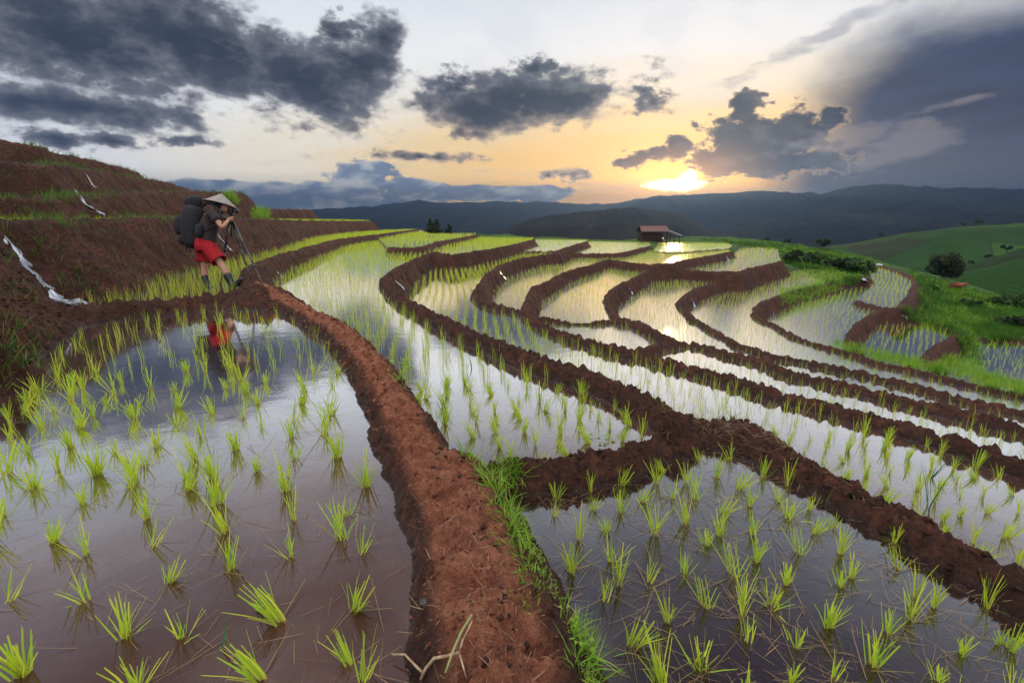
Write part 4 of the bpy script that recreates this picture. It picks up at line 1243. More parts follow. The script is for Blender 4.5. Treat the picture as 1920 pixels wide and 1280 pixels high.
def clod_field():
    bm = bmesh.new(); bmesh.ops.create_icosphere(bm, subdivisions=2, radius=1.0)
    IV = np.array([v.co[:] for v in bm.verts]); IF = np.array([[v.index for v in f.verts] for f in bm.faces]); bm.free()
    pts = []; pale = []
    for nm, k, sd in (('path', 2300, 0.17), ('shoulder', 250, 0.10), ('cross', 450, 0.09), ('right', 700, 0.11), ('second', 800, 0.11), ('person', 350, 0.16)):
        L = BUND[nm]['line']
        cum = np.concatenate([[0], np.cumsum(np.hypot(*np.diff(L[:, :2], axis=0).T))])
        for i in range(k):
            sL = rng.random() * cum[-1]
            x = np.interp(sL, cum, L[:, 0]) + rng.normal(0, sd); y = np.interp(sL, cum, L[:, 1]) + rng.normal(0, sd)
            if 0.5 < y < 9: pts.append((x, y)); pale.append(nm == 'path')
    for q in scatter_px([([(0, 600), (130, 600), (60, 690), (0, 740)], 0.5), ([(0, 470), (120, 560), (120, 600), (0, 600)], 0.5)], 260):
        pts.append(q[:2]); pale.append(False)
    pts = np.array(pts); n = len(pts); pale = np.array(pale)
    z = hzv(pts[:, 0], pts[:, 1])
    sz = 0.0032 + 0.013 * rng.random(n) ** 4.0
    sz *= np.clip(np.hypot(pts[:, 0], pts[:, 1]) / 2.6, 0.8, 1.35)
    nv = len(IV)
    jit = 1 + 0.25 * rng.normal(0, 1, (n, nv))
    an = rng.uniform(0, 6.28, n); ca, sa = np.cos(an), np.sin(an)
    P = IV[None] * jit[..., None] * sz[:, None, None] * np.stack([rng.uniform(0.7, 1.5, n), rng.uniform(0.7, 1.2, n), rng.uniform(0.5, 0.9, n)], -1)[:, None, :]
    X = P[..., 0] * ca[:, None] - P[..., 1] * sa[:, None] + pts[:, 0:1]
    Y = P[..., 0] * sa[:, None] + P[..., 1] * ca[:, None] + pts[:, 1:2]
    Z = P[..., 2] + (z + sz * 0.15)[:, None]
    V = np.stack([X, Y, Z], -1).reshape(-1, 3)
    F = (IF[None] + (np.arange(n) * nv)[:, None, None]).reshape(-1, 3)
    me = bpy.data.meshes.new('earth_crumbs')
    me.vertices.add(len(V)); me.vertices.foreach_set('co', V.astype(np.float32).ravel())
    me.loops.add(len(F) * 3); me.loops.foreach_set('vertex_index', F.astype(np.int32).ravel())
    me.polygons.add(len(F)); me.polygons.foreach_set('loop_start', np.arange(0, len(F) * 3, 3, dtype=np.int32))
    me.update(calc_edges=True)
    attr(me, 'land', np.ones(len(V))); attr(me, 'trodden', np.repeat(np.where(pale, 0.35 + 0.65 * rng.random(n), 0.25 * rng.random(n)), nv)); attr(me, 'grassy', np.zeros(len(V)))
    tag(link('earth_crumbs', me, SOIL, kind='stuff'), 'crumbled clods of red earth scattered over the path and the near bunds', 'soil')
clod_field()
pts = []
L = BUND['shoulder']['line']
for i in range(900):
    q = L[rng.integers(6, len(L) - 1)]
    x, y = q[0] + abs(rng.normal(0.11, 0.05)), q[1] + rng.normal(0, 0.06)
    if fbm(np.array([x * 5.0]), np.array([y * 5.0]), 2, 77)[0] > -0.05 and hz(x, y) > ZB + 0.005:
        pts.append((x, y, hz(x, y) + 0.012))
tuft_field('moss', pts, 'yellow-green moss and tiny creeping leaves on the right flank of the near path', 'moss', 0.008, 0.028, 7, 0.004, WEED, 0.15, 0.9, 0.8)

def weed(px, py, label, size=0.09, nleaf=14, seed=0):
    p = ground_hit(px, py)
    if p is None: return
    r = np.random.default_rng(seed)
    z = max(hz(p[0], p[1]), -0.35)
    t = thing('weed', label, 'weed', (p[0], p[1], z), 0, None)
    # stems and round leaves
    V = []; F = []
    az = r.uniform(0, 6.28, nleaf); ln = r.uniform(0.2, 1.2, nleaf); L = r.uniform(0.5, 1, nleaf) * size
    base = np.zeros((nleaf, 3))
    SV, SQ, SS = blades(base, az, ln, np.full(nleaf, 0.2), L, np.full(nleaf, 0.0025), 2, taper=0.3)
    me = blade_mesh('stem', [(SV, SQ, SS, np.full(len(SV), 0.7), np.full(len(SV), 0.0))])
    link('stem', me, WEED, t)
    tip = SV.reshape(nleaf, 3, 2, 3)[:, -1].mean(1)
    LV = []; LQ = []
    for i in range(nleaf):
        a = az[i]; s = size * r.uniform(0.28, 0.45)
        dx = np.array([math.sin(a), math.cos(a), r.uniform(-0.3, 0.4)]); sd = np.array([math.cos(a), -math.sin(a), r.uniform(-.2, .2)])
        o = len(LV) * 1
        LV += [tip[i], tip[i] + s * (0.45 * dx + 0.42 * sd) + [0, 0, 0.006], tip[i] + s * dx, tip[i] + s * (0.45 * dx - 0.42 * sd) + [0, 0, 0.006]]
        LQ.append([o, o + 1, o + 2, o + 3])
    LV = np.array(LV)
    me = blade_mesh('leaves', [(LV, np.array(LQ), np.full(len(LV), 0.8), np.repeat(r.uniform(0, 1, nleaf), 4), np.zeros(len(LV)))])
    link('leaves', me, WEED, t)
weed(1122, 838, 'small leafy weed with round leaves on the cross bund', 0.10, 22, 1)
weed(716, 642, 'tiny broad-leaved weed on the water edge of the path, above a larger one', 0.10, 14, 2)
weed(752, 695, 'bright broad-leaved weed hanging off the middle of the path edge', 0.14, 22, 3)
weed(793, 765, 'pale yellow-green weed at the path edge below the grassy corner', 0.10, 16, 4)
weed(1062, 1165, 'three-leaved seedling sprouting from the mossy face of the path', 0.045, 7, 5)
weed(1090, 1215, 'creeping weed low on the mossy face of the path', 0.05, 10, 6)

# ------------------------------------------------------------------ running water
def stream_material():
    m, g, out = material('running_water')
    p = objpos(g)
    sa = attribute(g, 'across')
    n = g.noise(g.vec(g.m('MULTIPLY', sa, 2.2), g.m('MULTIPLY', attribute(g, 'flow'), 3.0), 0.37), 2.0, 6, 0.65)
    a = g.m('ABSOLUTE', sa)
    c = g.ramp(n, [(0.32, (0.07, 0.065, 0.065)), (0.50, (0.26, 0.29, 0.34)), (0.68, (0.62, 0.66, 0.73))])
    b = g.new('ShaderNodeBsdfPrincipled')
    g.put(b.inputs['Base Color'], c); b.inputs['Roughness'].default_value = 0.12
    g.put(b.inputs['Normal'], bump(g, n, 0.5, 0.02))
    tr = g.new('ShaderNodeBsdfTransparent')
    mx = g.new('ShaderNodeMixShader')
    g.put(mx.inputs[0], g.ss(g.m('ADD', g.ss(a, 1.0, 0.5), g.m('MULTIPLY', g.m('SUBTRACT', n, 0.5), 2.6)), 0.15, 0.75))
    g.t.links.new(tr.outputs[0], mx.inputs[1]); g.t.links.new(b.outputs[0], mx.inputs[2])
    g.t.links.new(mx.outputs[0], out.inputs['Surface'])
    return m
STREAM = stream_material()
def stream(px, width, lift=0.035):
    pts = [ground_hit(u, v) for u, v in px]
    pts = [p for p in pts if p is not None]
    if len(pts) < 2: return
    L = smoothline(pts, 6)
    n = len(L)
    T = np.gradient(L[:, :2], axis=0)
    T /= np.maximum(np.linalg.norm(T, axis=1, keepdims=True), 1e-6)
    N = np.stack([T[:, 1], -T[:, 0]], -1)
    Ls = np.convolve(np.pad(L[:, 2], 3, 'edge'), np.ones(7) / 7, 'valid')
    V = []; A = []; LL = []
    for i in range(n):
        w = width * (0.55 + 0.45 * i / n) * (0.85 + 0.3 * math.sin(i * 1.3))
        for s in (-1, -0.5, 0, 0.5, 1):
            x, y = L[i, 0] + N[i, 0] * s * w, L[i, 1] + N[i, 1] * s * w
            V.append((x, y, max(hz(x, y) * 0.4 + Ls[i] * 0.6, L[i, 2] - 0.03) + lift * (1.25 - 1.6 * abs(s)))); A.append(s); LL.append(i / (n - 1) * np.linalg.norm(L[-1] - L[0]))
    me = grid_mesh('stream', np.array(V), n, 5)
    attr(me, 'across', A); attr(me, 'flow', LL)
    link('stream', me, STREAM, kind='structure')
tall = scatter_px([([(470, 402), (505, 398), (505, 412), (475, 412)], 0.6), ([(424, 372), (446, 374), (448, 388), (428, 384)], 0.4)], 90)
if tall:
    tuft_field('wild_grass', tall, 'tall bright green wild grass on the left terrace ledges behind the person', 'grass', 0.35, 0.85, 10, 0.012, WEED, 0.05, 0.3, 0.8)
stream([(10, 448), (28, 470), (48, 498), (72, 525), (98, 550), (124, 568), (150, 567)], 0.12)
stream([(140, 355), (155, 375), (172, 392), (196, 404)], 0.06)
stream([(162, 328), (170, 342), (180, 356)], 0.06)
stream([(402, 433), (412, 446), (424, 460), (435, 472)], 0.10)
stream([(520, 511), (533, 525), (548, 542), (562, 556)], 0.07)
stream([(740, 527), (748, 534), (757, 543)], 0.07)
stream([(787, 432), (793, 440), (799, 447)], 0.25)
stream([(890, 443), (894, 448), (898, 453)], 0.25)
stream([(937, 510), (943, 518), (950, 527)], 0.10)
stream([(1176, 535), (1181, 544), (1187, 552)], 0.10)
stream([(1296, 560), (1301, 571), (1308, 581)], 0.10)
stream([(1362, 480), (1364, 485), (1366, 490)], 0.15)
stream([(1690, 585), (1694, 592), (1702, 598)], 0.12)
stream([(1614, 515), (1619, 522), (1624, 528)], 0.2)

# ------------------------------------------------------------------ small things on the path
def tube(bm, pts, radii, n=8, cap=True):
    rings = []
    P = [Vector(p) for p in pts]
    for i, p in enumerate(P):
        t = (P[min(i + 1, len(P) - 1)] - P[max(i - 1, 0)]).normalized()
        a = t.orthogonal().normalized() if i == 0 else (prev - t * prev.dot(t)).normalized()
        prev = a
        b = t.cross(a)
        rings.append([bm.verts.new(p + (a * math.cos(2 * math.pi * k / n) + b * math.sin(2 * math.pi * k / n)) * radii[i]) for k in range(n)])
    for r0, r1 in zip(rings[:-1], rings[1:]):
        for k in range(n):
            bm.faces.new((r0[k], r0[(k + 1) % n], r1[(k + 1) % n], r1[k]))
    if cap:
        bm.faces.new(rings[0][::-1]); bm.faces.new(rings[-1])
    return rings
def bobj(name, bm, mat, parent=None, smooth=True, bevel=0):
    bmesh.ops.recalc_face_normals(bm, faces=bm.faces[:])
    me = bpy.data.meshes.new(name)
    if smooth:
        for f in bm.faces: f.smooth = True
    bm.to_mesh(me); bm.free()
    o = link(name, me, mat, parent)
    if bevel:
        md = o.modifiers.new('bevel', 'BEVEL'); md.width = bevel; md.segments = 2
    return o
def simple_mat(name, c1, c2, scale=20, rough=0.7, spec=0.4, bs=0.4, bd=0.01, metal=0.0):
    m, g, out = material(name)
    n = g.noise(objpos(g), scale, 6, 0.6)
    principled(g, out, g.mix(g.ss(n, 0.3, 0.7), c1, c2), rough, spec, metal, normal=bump(g, n, bs, bd))
    return m
WOOD = simple_mat('bleached_stick', (0.42, 0.30, 0.19), (0.20, 0.12, 0.07), 60, 0.7, 0.3, 0.5, 0.002)
GREENSTEM = simple_mat('green_stem', (0.16, 0.20, 0.05), (0.26, 0.24, 0.10), 40, 0.6)
def on_path(u, v, up=0.012):
    p = ground_hit(u, v)
    return Vector((p[0], p[1], p[2] + up))
bt = thing('dry_branch', 'bleached forked dry branch lying across the path at the very front', 'branch', on_path(797, 1265))
def rel(pts): return [p - Vector(bt.location) for p in pts]
bm = bmesh.new(); tube(bm, rel([on_path(790, 1278), on_path(800, 1262, .02), on_path(815, 1250, .03), on_path(840, 1246, .03), on_path(862, 1242, .035)]), [.005, .0048, .0045, .004, .0035]); bobj('main_stick', bm, WOOD, bt)
bm = bmesh.new(); tube(bm, rel([on_path(862, 1242, .035), on_path(868, 1228, .05), on_path(878, 1212, .055), on_path(886, 1198, .06)]), [.0035, .003, .0025, .002]); bobj('fork', bm, WOOD, bt)
bm = bmesh.new(); tube(bm, rel([on_path(792, 1270, .02), on_path(780, 1258, .02), on_path(760, 1242, .03), Vector(onz(735, 1226, 0.02))]), [.004, .0035, .003, .003]); bobj('twig', bm, WOOD, bt)
bm = bmesh.new(); tube(bm, rel([on_path(862, 1243, .03), on_path(868, 1258, .02), on_path(875, 1278, .01)]), [.0028, .0024, .002]); bobj('twig', bm, WOOD, bt)
sp = on_path(836, 1278, .03)
bm = bmesh.new(); tube(bm, [Vector(), on_path(850, 1250, .05) - sp, on_path(866, 1218, .06) - sp, on_path(885, 1180, .05) - sp], [.003, .0034, .0036, .0036])
o = bobj('plant_stem', bm, GREENSTEM); o.location = sp; tag(o, 'thick green plant stem lying over the dry branch on the path', 'stem')
DARKSTONE = simple_mat('dark_stone', (0.015, 0.014, 0.016), (0.05, 0.045, 0.045), 30, 0.6)
def stone(u, v, s, label):
    p = ground_hit(u, v)
    bm = bmesh.new(); bmesh.ops.create_icosphere(bm, subdivisions=3, radius=s)
    for q in bm.verts:
        n = gnoise(np.array([q.co.x / s * 1.5 + u]), np.array([q.co.y / s * 1.5 + q.co.z / s]), 3)[0]
        q.co *= 1 + 0.22 * n; q.co.z *= 0.7
    o = bobj('stone', bm, DARKSTONE); o.location = (p[0], p[1], p[2] + s * 0.35)
    tag(o, label, 'stone')
stone(751, 1131, 0.014, 'small black stone at the water edge of the path')
stone(796, 1131, 0.016, 'small black stone on the path shoulder, the one farther from the water')

def reed(px, py, z, h, label, seed, nb=3, teal=True):
    """a taller single grass shoot standing in the water"""
    r = np.random.default_rng(seed)
    p = onz(px, py, z)
    az = r.uniform(0, 6.28, nb)
    V, Q, S = blades(np.zeros((nb, 3)) - [0, 0, .03], az, r.uniform(0.05, 0.35, nb), r.uniform(0.1, 0.4, nb), h * r.uniform(0.7, 1.1, nb) + .03, np.full(nb, 0.009), 5, face=r.uniform(0, 3, nb), taper=0.92)
    me = blade_mesh('grass_shoot', [(V, Q, S, np.full(len(V), 0.9), np.zeros(len(V)))])
    o = link('grass_shoot', me, SHOOT); o.location = p
    tag(o, label, 'grass shoot')
SHOOT = leaf_material('shoot_leaf', (0.06, 0.27, 0.07), (0.03, 0.20, 0.07), (0.05, 0.10, 0.03), (0.2, 0.1, 0.05), 0.4)
reed(480, 1145, ZA, 0.16, 'lone blue-green grass shoot with two raised leaves in the left paddy', 2, 2)
reed(415, 1220, ZA, 0.14, 'single narrow green leaf standing in the left paddy between two rice clumps at the front', 3, 1)
reed(1740, 952, ZD, 0.34, 'tall dark reed with bent leaves on the far right of the pale strip', 4, 3)
reed(1745, 895, ZD, 0.22, 'short dark reed behind the tall bent one on the right', 6, 3)
reed(885, 690, ZC, 0.16, 'dark bent grass shoot in the middle of the bright paddy', 5, 3)
reed(838, 785, ZC, 0.2, 'arching grey-green shoot at the grassy corner of the path', 7, 3)
# ------------------------------------------------------------------ trees
BARK = simple_mat('bark', (0.035, 0.024, 0.016), (0.085, 0.06, 0.04), 12, 0.9)
def foliage_mat(name, a, b, c):
    m, g, out = material(name)
    to = attribute(g, 'tone')
    col = g.ramp(to, [(0.0, a), (0.5, b), (1.0, c)])
    d = g.new('ShaderNodeBsdfPrincipled'); g.put(d.inputs['Base Color'], col); d.inputs['Roughness'].default_value = 0.6
    t = g.new('ShaderNodeBsdfTranslucent'); g.put(t.inputs['Color'], col)
    mx = g.new('ShaderNodeMixShader'); mx.inputs[0].default_value = 0.3
    g.t.links.new(d.outputs[0], mx.inputs[1]); g.t.links.new(t.outputs[0], mx.inputs[2]); g.t.links.new(mx.outputs[0], out.inputs['Surface'])
    return m
DARKLEAF = foliage_mat('dark_leaves', (0.008, 0.018, 0.007), (0.018, 0.036, 0.010), (0.060, 0.085, 0.018))
MIDLEAF = foliage_mat('mid_leaves', (0.016, 0.045, 0.009), (0.035, 0.090, 0.014), (0.085, 0.16, 0.022))
CROTON = foliage_mat('hill_leaves', (0.012, 0.030, 0.010), (0.022, 0.050, 0.014), (0.045, 0.075, 0.02))
def leaf_cloud(blobs_, n, size, r):
    """many leaf-sized faces spread through and over the given blobs (centre, radius)"""
    C_ = np.array([b[0] for b in blobs_], float); Rd = np.array([b[1] for b in blobs_], float)
    w = Rd ** 2; w /= w.sum()
    i = r.choice(len(blobs_), n, p=w)
    d = r.normal(0, 1, (n, 3)); d /= np.linalg.norm(d, axis=1, keepdims=True)
    rad = Rd[i] * r.uniform(0.35, 1.08, n) ** 0.6
    P = C_[i] + d * rad[:, None] * np.array([1, 1, 0.85])
    a = r.normal(0, 1, (n, 3)); a /= np.linalg.norm(a, axis=1, keepdims=True)
    b = np.cross(a, r.normal(0, 1, (n, 3))); b /= np.linalg.norm(b, axis=1, keepdims=True)
    s = size * r.uniform(0.6, 1.4, n)[:, None]
    V = np.stack([P - a * s, P + b * s * 0.5, P + a * s, P - b * s * 0.5], 1).reshape(-1, 3)
    Q = np.arange(n * 4).reshape(n, 4)
    tone = np.clip(r.normal(0.42, 0.2, len(blobs_))[i] + r.normal(0, 0.12, n), 0, 1)
    return V, Q, np.repeat(tone, 4)
def tree(name, loc, hgt, crown_r, crown_z, label, cat, seed, mat=DARKLEAF, nblob=14, nleaf=5000, size=0.16, shape='round', group=None, trunk=True):
    r = np.random.default_rng(seed)
    t = thing(name, label, cat, loc, 0, group)
    bl = []
    for i in range(nblob):
        d = r.normal(0, 1, 3); d /= np.linalg.norm(d)
        if shape == 'round':
            c = np.array([0, 0, crown_z]) + d * crown_r * r.uniform(0.35, 0.78) * np.array([1, 1, 0.92]); rr_ = crown_r * r.uniform(0.24, 0.44)
        elif shape == 'cone':
            f = i / max(nblob - 1, 1); w = crown_r * (1.0 - 0.82 * f) * r.uniform(0.4, 1.0)
            an = r.uniform(0, 6.28); c = np.array([math.cos(an) * w * 0.75, math.sin(an) * w * 0.75, hgt * (0.2 + 0.76 * f)]); rr_ = crown_r * (0.42 - 0.26 * f) * r.uniform(0.8, 1.2)
        else:
            an = r.uniform(0, 6.28); w = crown_r * r.uniform(0, 1.15)
            c = np.array([math.cos(an) * w, math.sin(an) * w, crown_z + r.uniform(-0.45, 0.55) * crown_r * (1 - 0.4 * w / crown_r)]); rr_ = crown_r * r.uniform(0.14, 0.42)
        bl.append((c, rr_))
    V, Q, T = leaf_cloud(bl, nleaf, size, r)
    me = grid_mesh('crown', V, 0, 0, False, Q); attr(me, 'tone', T)
    link('crown', me, mat, t)
    if trunk:
        bm = bmesh.new()
        k = max(0.05, hgt * 0.028)
        tube(bm, [(0, 0, -0.6), (0.02 * hgt, 0, hgt * 0.25), (0, 0.02 * hgt, hgt * 0.5), (0, 0, crown_z if shape != 'cone' else hgt * 0.9)], [k * 1.25, k, k * 0.75, k * 0.35], 9)
        for i in range(4):
            c = bl[i % len(bl)][0]
            st = Vector((0, 0, min(hgt * 0.4, crown_z * 0.8)))
            tube(bm, [st, st.lerp(Vector(c), 0.5) + Vector((0, 0, 0.03 * hgt)), Vector(c)], [k * 0.6, k * 0.4, k * 0.15], 6)
        bobj('trunk', bm, BARK, t)
    return t
def ground_at(px, t, guess=None):
    """ground below the sight line of column px at range t"""
    d = ray(px, 430); x, y = d[0] * t, d[1] * t
    return x, y
# big round tree behind the slope
x, y, z = att(1767, 520, 64)
tree('round_tree', (x, y, z - 1.2), 5.0, 2.2, 2.75, 'dark dense round-crowned tree behind the grassy slope', 'tree', 3, DARKLEAF, 34, 15000, 0.10)
# two dark trees on the skyline
x, y, z = att(808, 452, 110)
tree('slender_tree', (x, y, z), 5.0, 1.6, 2.5, 'slim dark tree with a pointed top at the left of the skyline group', 'tree', 5, DARKLEAF, 20, 3600, 0.13, 'cone')
x, y, z = att(819, 452, 110)
tree('slender_tree', (x, y, z), 4.9, 1.9, 2.7, 'fuller dark tree touching the slim pointed one on the skyline', 'tree', 6, DARKLEAF, 22, 4200, 0.13, 'cone')
x, y, z = att(843, 452, 112)
tree('slender_tree', (x, y, z), 4.0, 1.7, 2.0, 'lower dark tree standing apart on the skyline, right of the taller pair', 'tree', 7, DARKLEAF, 18, 3000, 0.13, 'cone')
# far trees along the green hill crests
def crest_tree(px, key, h, label, seed, mat=CROTON):
    a, zc, d = GREEN[key]
    an = azel(px, 430)[0]
    z = float(np.interp(an, a, zc))
    tree('hill_tree', (d * math.sin(an), d * math.cos(an), z - 0.3), h, h * 0.48, h * 0.60, label, 'tree', seed, mat, 10, 900, h * 0.07, 'flat', 'trees on the far green hill')
crest_tree(1656, 'one', 4.2, 'small lone tree on the lower crest of the far green hill', 11)
crest_tree(1805, 'one', 3.6, 'pale small tree on the hill crest beside a wider dark one', 12)
crest_tree(1833, 'one', 4.6, 'widest dark tree on the crest of the far green hill', 13)
crest_tree(1547, 'ridge', 2.6, 'thin upright tree on the ridge left of the green hill', 14)
crest_tree(1480, 'ridge', 1.6, 'small bush-like tree on the low ridge behind the terraces', 15)
crest_tree(1440, 'ridge', 1.3, 'smallest bush on the low ridge behind the terraces', 16)
crest_tree(1865, 'two', 3.0, 'dark tree on the second fold of the green hill', 17)
crest_tree(1898, 'two', 3.8, 'larger dark tree on the second fold of the green hill', 18)
crest_tree(1835, 'two', 2.4, 'grey-green small tree low on the second fold of the green hill', 19)
def oval_bush():
    x, y, z = att(1885, 527, 120)
    return tree('dark_thicket', (x, y, z), 2.0, 2.0, 0.9, 'dark oval thicket alone on the lower green field', 'bush', 21, DARKLEAF, 16, 2600, 0.2, 'flat', None, False)
# bushes on the near slope
def bush(px, py, rad, label, seed, mat=MIDLEAF, n=1800):
    p = ground_hit(px, py)
    if p is None: return
    tree('bush', (p[0], p[1], p[2] - 0.05), rad * 1.4, rad, rad * 0.6, label, 'bush', seed, mat, 20, n, 0.075, 'flat', None, False)
bush(1490, 492, 0.75, 'dark green bush at the left end of the overgrown bank above the paddies', 31, DARKLEAF, 3000)
bush(1530, 496, 0.75, 'rounded green bush in the middle of the overgrown bank', 32)
bush(1575, 505, 0.8, 'dark bush under the leaning plank', 33, DARKLEAF, 2600)
bush(1612, 512, 0.8, 'bright leafy bush at the right end of the overgrown bank', 34, MIDLEAF, 2600)
bush(1905, 575, 0.9, 'large leafy shrub at the right edge of the slope', 35)
bush(1870, 572, 0.5, 'small rounded shrub beside the large one at the right edge', 36)
bush(1900, 615, 0.55, 'dark low shrub on the right slope below the large shrub', 37, DARKLEAF)
bush(1820, 575, 0.4, 'low green shrub in mid-slope below the cow', 38)
bush(1745, 545, 0.35, 'low shrub on the crest left of the cow', 39)

# ------------------------------------------------------------------ the field hut
PLANK = simple_mat('old_planks', (0.022, 0.010, 0.008), (0.050, 0.024, 0.017), 6, 0.85)
TILE = simple_mat('roof_tiles', (0.085, 0.038, 0.032), (0.15, 0.075, 0.064), 8, 0.75)
TIN = simple_mat('pale_tin', (0.30, 0.33, 0.38), (0.42, 0.45, 0.50), 4, 0.5)
def box(bm, x0, x1, y0, y1, z0, z1):
    v = [bm.verts.new(c) for c in ((x0, y0, z0), (x1, y0, z0), (x1, y1, z0), (x0, y1, z0), (x0, y0, z1), (x1, y0, z1), (x1, y1, z1), (x0, y1, z1))]
    for f in ((0, 3, 2, 1), (4, 5, 6, 7), (0, 1, 5, 4), (1, 2, 6, 5), (2, 3, 7, 6), (3, 0, 4, 7)):
        bm.faces.new([v[i] for i in f])
def hut():
    t0 = 46.0
    x, y, z = att(1229, 460, t0)
    k = t0 / FPX * 0.93
    h = thing('field_hut', 'small wooden field hut with ribbed tile roof and pale side awning behind far paddies', 'hut', (x, y, z), 0.0)
    # widths in metres from the ground line
    zt = (458 - 421) * k; ze = (458 - 431) * k
    xl, xr = -28 * k, 26 * k
    bm = bmesh.new()
    n = 24
    for i in range(n):   # planks of the front and back walls
        a = xl + 0.08 + (xr - xl - 0.55) * i / n; b = xl + 0.08 + (xr - xl - 0.55) * (i + 1) / n - 0.012
        box(bm, a, b, 0.30 + 0.006 * (i % 3), 0.34 + 0.006 * (i % 3), 0.35, ze - 0.12)
        box(bm, a, b, 1.90, 1.94, 0.35, ze - 0.12)
    box(bm, xl + 0.06, xl + 0.10, 0.34, 1.90, 0.35, ze)
    bobj('wall', bm, PLANK, h, False)
    bm = bmesh.new(); box(bm, xl, xr, 0.2, 2.0, 0.27, 0.35); bobj('floor', bm, PLANK, h, False)
    for px, py in ((xl + 0.1, 0.25), (xl + 0.1, 1.95), (xr - 0.12, 0.25), (xr - 0.12, 1.95), (0.2, 0.25), (0.2, 1.95)):
        bm = bmesh.new(); tube(bm, [(px, py, -0.8), (px, py, ze + 0.1)], [0.055, 0.05], 7); bobj('post', bm, PLANK, h)
    # roof: two slopes with ribs of tile
    def slope_mesh(y0, z0, y1, z1):
        bm = bmesh.new()
        m = 170
        rows = []
        for j in range(5):
            f = j / 4
            row = []
            for i in range(m + 1):
                u = i / m
                xx = (xl - 0.12 + 0.1 * f) + (xr - xl + 0.22 - 0.18 * f) * u
                row.append(bm.verts.new((xx, y0 + (y1 - y0) * f, z0 + (z1 - z0) * f + 0.035 * abs(math.sin(u * math.pi * 17)) + 0.02 * (1 - (f * 4) % 1))))
            rows.append(row)
        for a, b in zip(rows[:-1], rows[1:]):
            for i in range(m):
                bm.faces.new((a[i], a[i + 1], b[i + 1], b[i]))
        return bm
    rf = bobj('roof', slope_mesh(-0.15, ze - 0.02, 1.1, zt), TILE, h, True)
    bobj('rear_slope', slope_mesh(2.35, ze - 0.02, 1.1, zt), TILE, rf, True)
    bm = bmesh.new(); tube(bm, [(xl - 0.05, 1.1, zt + 0.03), (xr + 0.08, 1.1, zt + 0.03)], [0.05, 0.05], 8); bobj('ridge_cap', bm, TILE, rf)
    # side awning of pale sheet
    bm = bmesh.new()
    zs0 = (458 - 428.5) * k; zs1 = (458 - 438) * k
    v = [bm.verts.new(c) for c in ((xr + 0.02, 0.0, zs0), (xr + 0.02, 2.1, zs0), (xr + 26 * k, 2.1, zs1), (xr + 26 * k, 0.0, zs1))]
    f = bm.faces.new(v)
    r_ = bmesh.ops.extrude_face_region(bm, geom=[f])
    bmesh.ops.translate(bm, verts=[e for e in r_['geom'] if isinstance(e, bmesh.types.BMVert)], vec=(0, 0, -0.07))
    aw = bobj('awning', bm, TIN, h, False)
    for px, py in ((xr + 11 * k, 0.1), (xr + 16 * k, 2.0), (xr + 22 * k, 0.1)):
        bm = bmesh.new(); tube(bm, [(px, py, -0.8), (px, py, zs1 + 0.1)], [0.05, 0.045], 7); bobj('awning_post', bm, PLANK, h)
    bm = bmesh.new(); box(bm, xl - 7 * k, xl + 7 * k, 0.05, 0.5, ze - 0.22, ze - 0.17); bobj('shelf_roof', bm, PLANK, h, False)
    bm = bmesh.new(); box(bm, 4 * k, xr, 0.12, 0.16, 0.55, 0.63); bobj('rail', bm, PLANK, h, False)
    # lamp
    m, g, out = material('lit_bulb')
    e = g.new('ShaderNodeEmission'); e.inputs['Color'].default_value = (1.0, 0.72, 0.40, 1); e.inputs['Strength'].default_value = 4.0
    g.t.links.new(e.outputs[0], out.inputs['Surface'])
    bm = bmesh.new(); bmesh.ops.create_uvsphere(bm, u_segments=12, v_segments=8, radius=0.035)
    o = bobj('lamp', bm, m, h); o.location = (15 * k, 0.16, (458 - 444) * k)
hut()

# ------------------------------------------------------------------ plank and stone on the right bank
def plank():
    a = ground_hit(1591, 494)
    t = float((a - np.array([0, 0, H])) @ FWD)
    p0 = att(1591, 492.5, t - 0.5); p1 = att(1601, 483, t - 0.45)
    bm = bmesh.new()
    d = Vector(p1 - p0)
    L = d.length
    box(bm, 0, L, -0.05, 0.05, -0.14 * L, 0.14 * L)
    o = bobj('plank', bm, simple_mat('black_plank', (0.008, 0.007, 0.007), (0.02, 0.016, 0.014), 9), None, False, 0.01)
    o.location = p0
    o.rotation_euler = (0, -math.atan2(d.z, d.x), 0)
    tag(o, 'black weathered plank slanting out of the grass on the overgrown bank', 'plank')
plank()
def pale_rock():
    p = ground_hit(1648, 499)
    bm = bmesh.new(); bmesh.ops.create_icosphere(bm, subdivisions=3, radius=0.2)
    for q in bm.verts:
        n = gnoise(np.array([q.co.x * 9 + 3.0]), np.array([q.co.y * 9 + q.co.z * 7]), 5)[0]
        q.co *= 1 + 0.25 * n; q.co.x *= 1.2; q.co.z *= 0.6
    o = bobj('rock', bm, simple_mat('pale_rock', (0.30, 0.28, 0.30), (0.45, 0.43, 0.44), 14))
    o.location = (p[0], p[1], p[2] + 0.08)
    tag(o, 'pale grey rock at the top of the small winding paddy on the right', 'rock')
pale_rock()

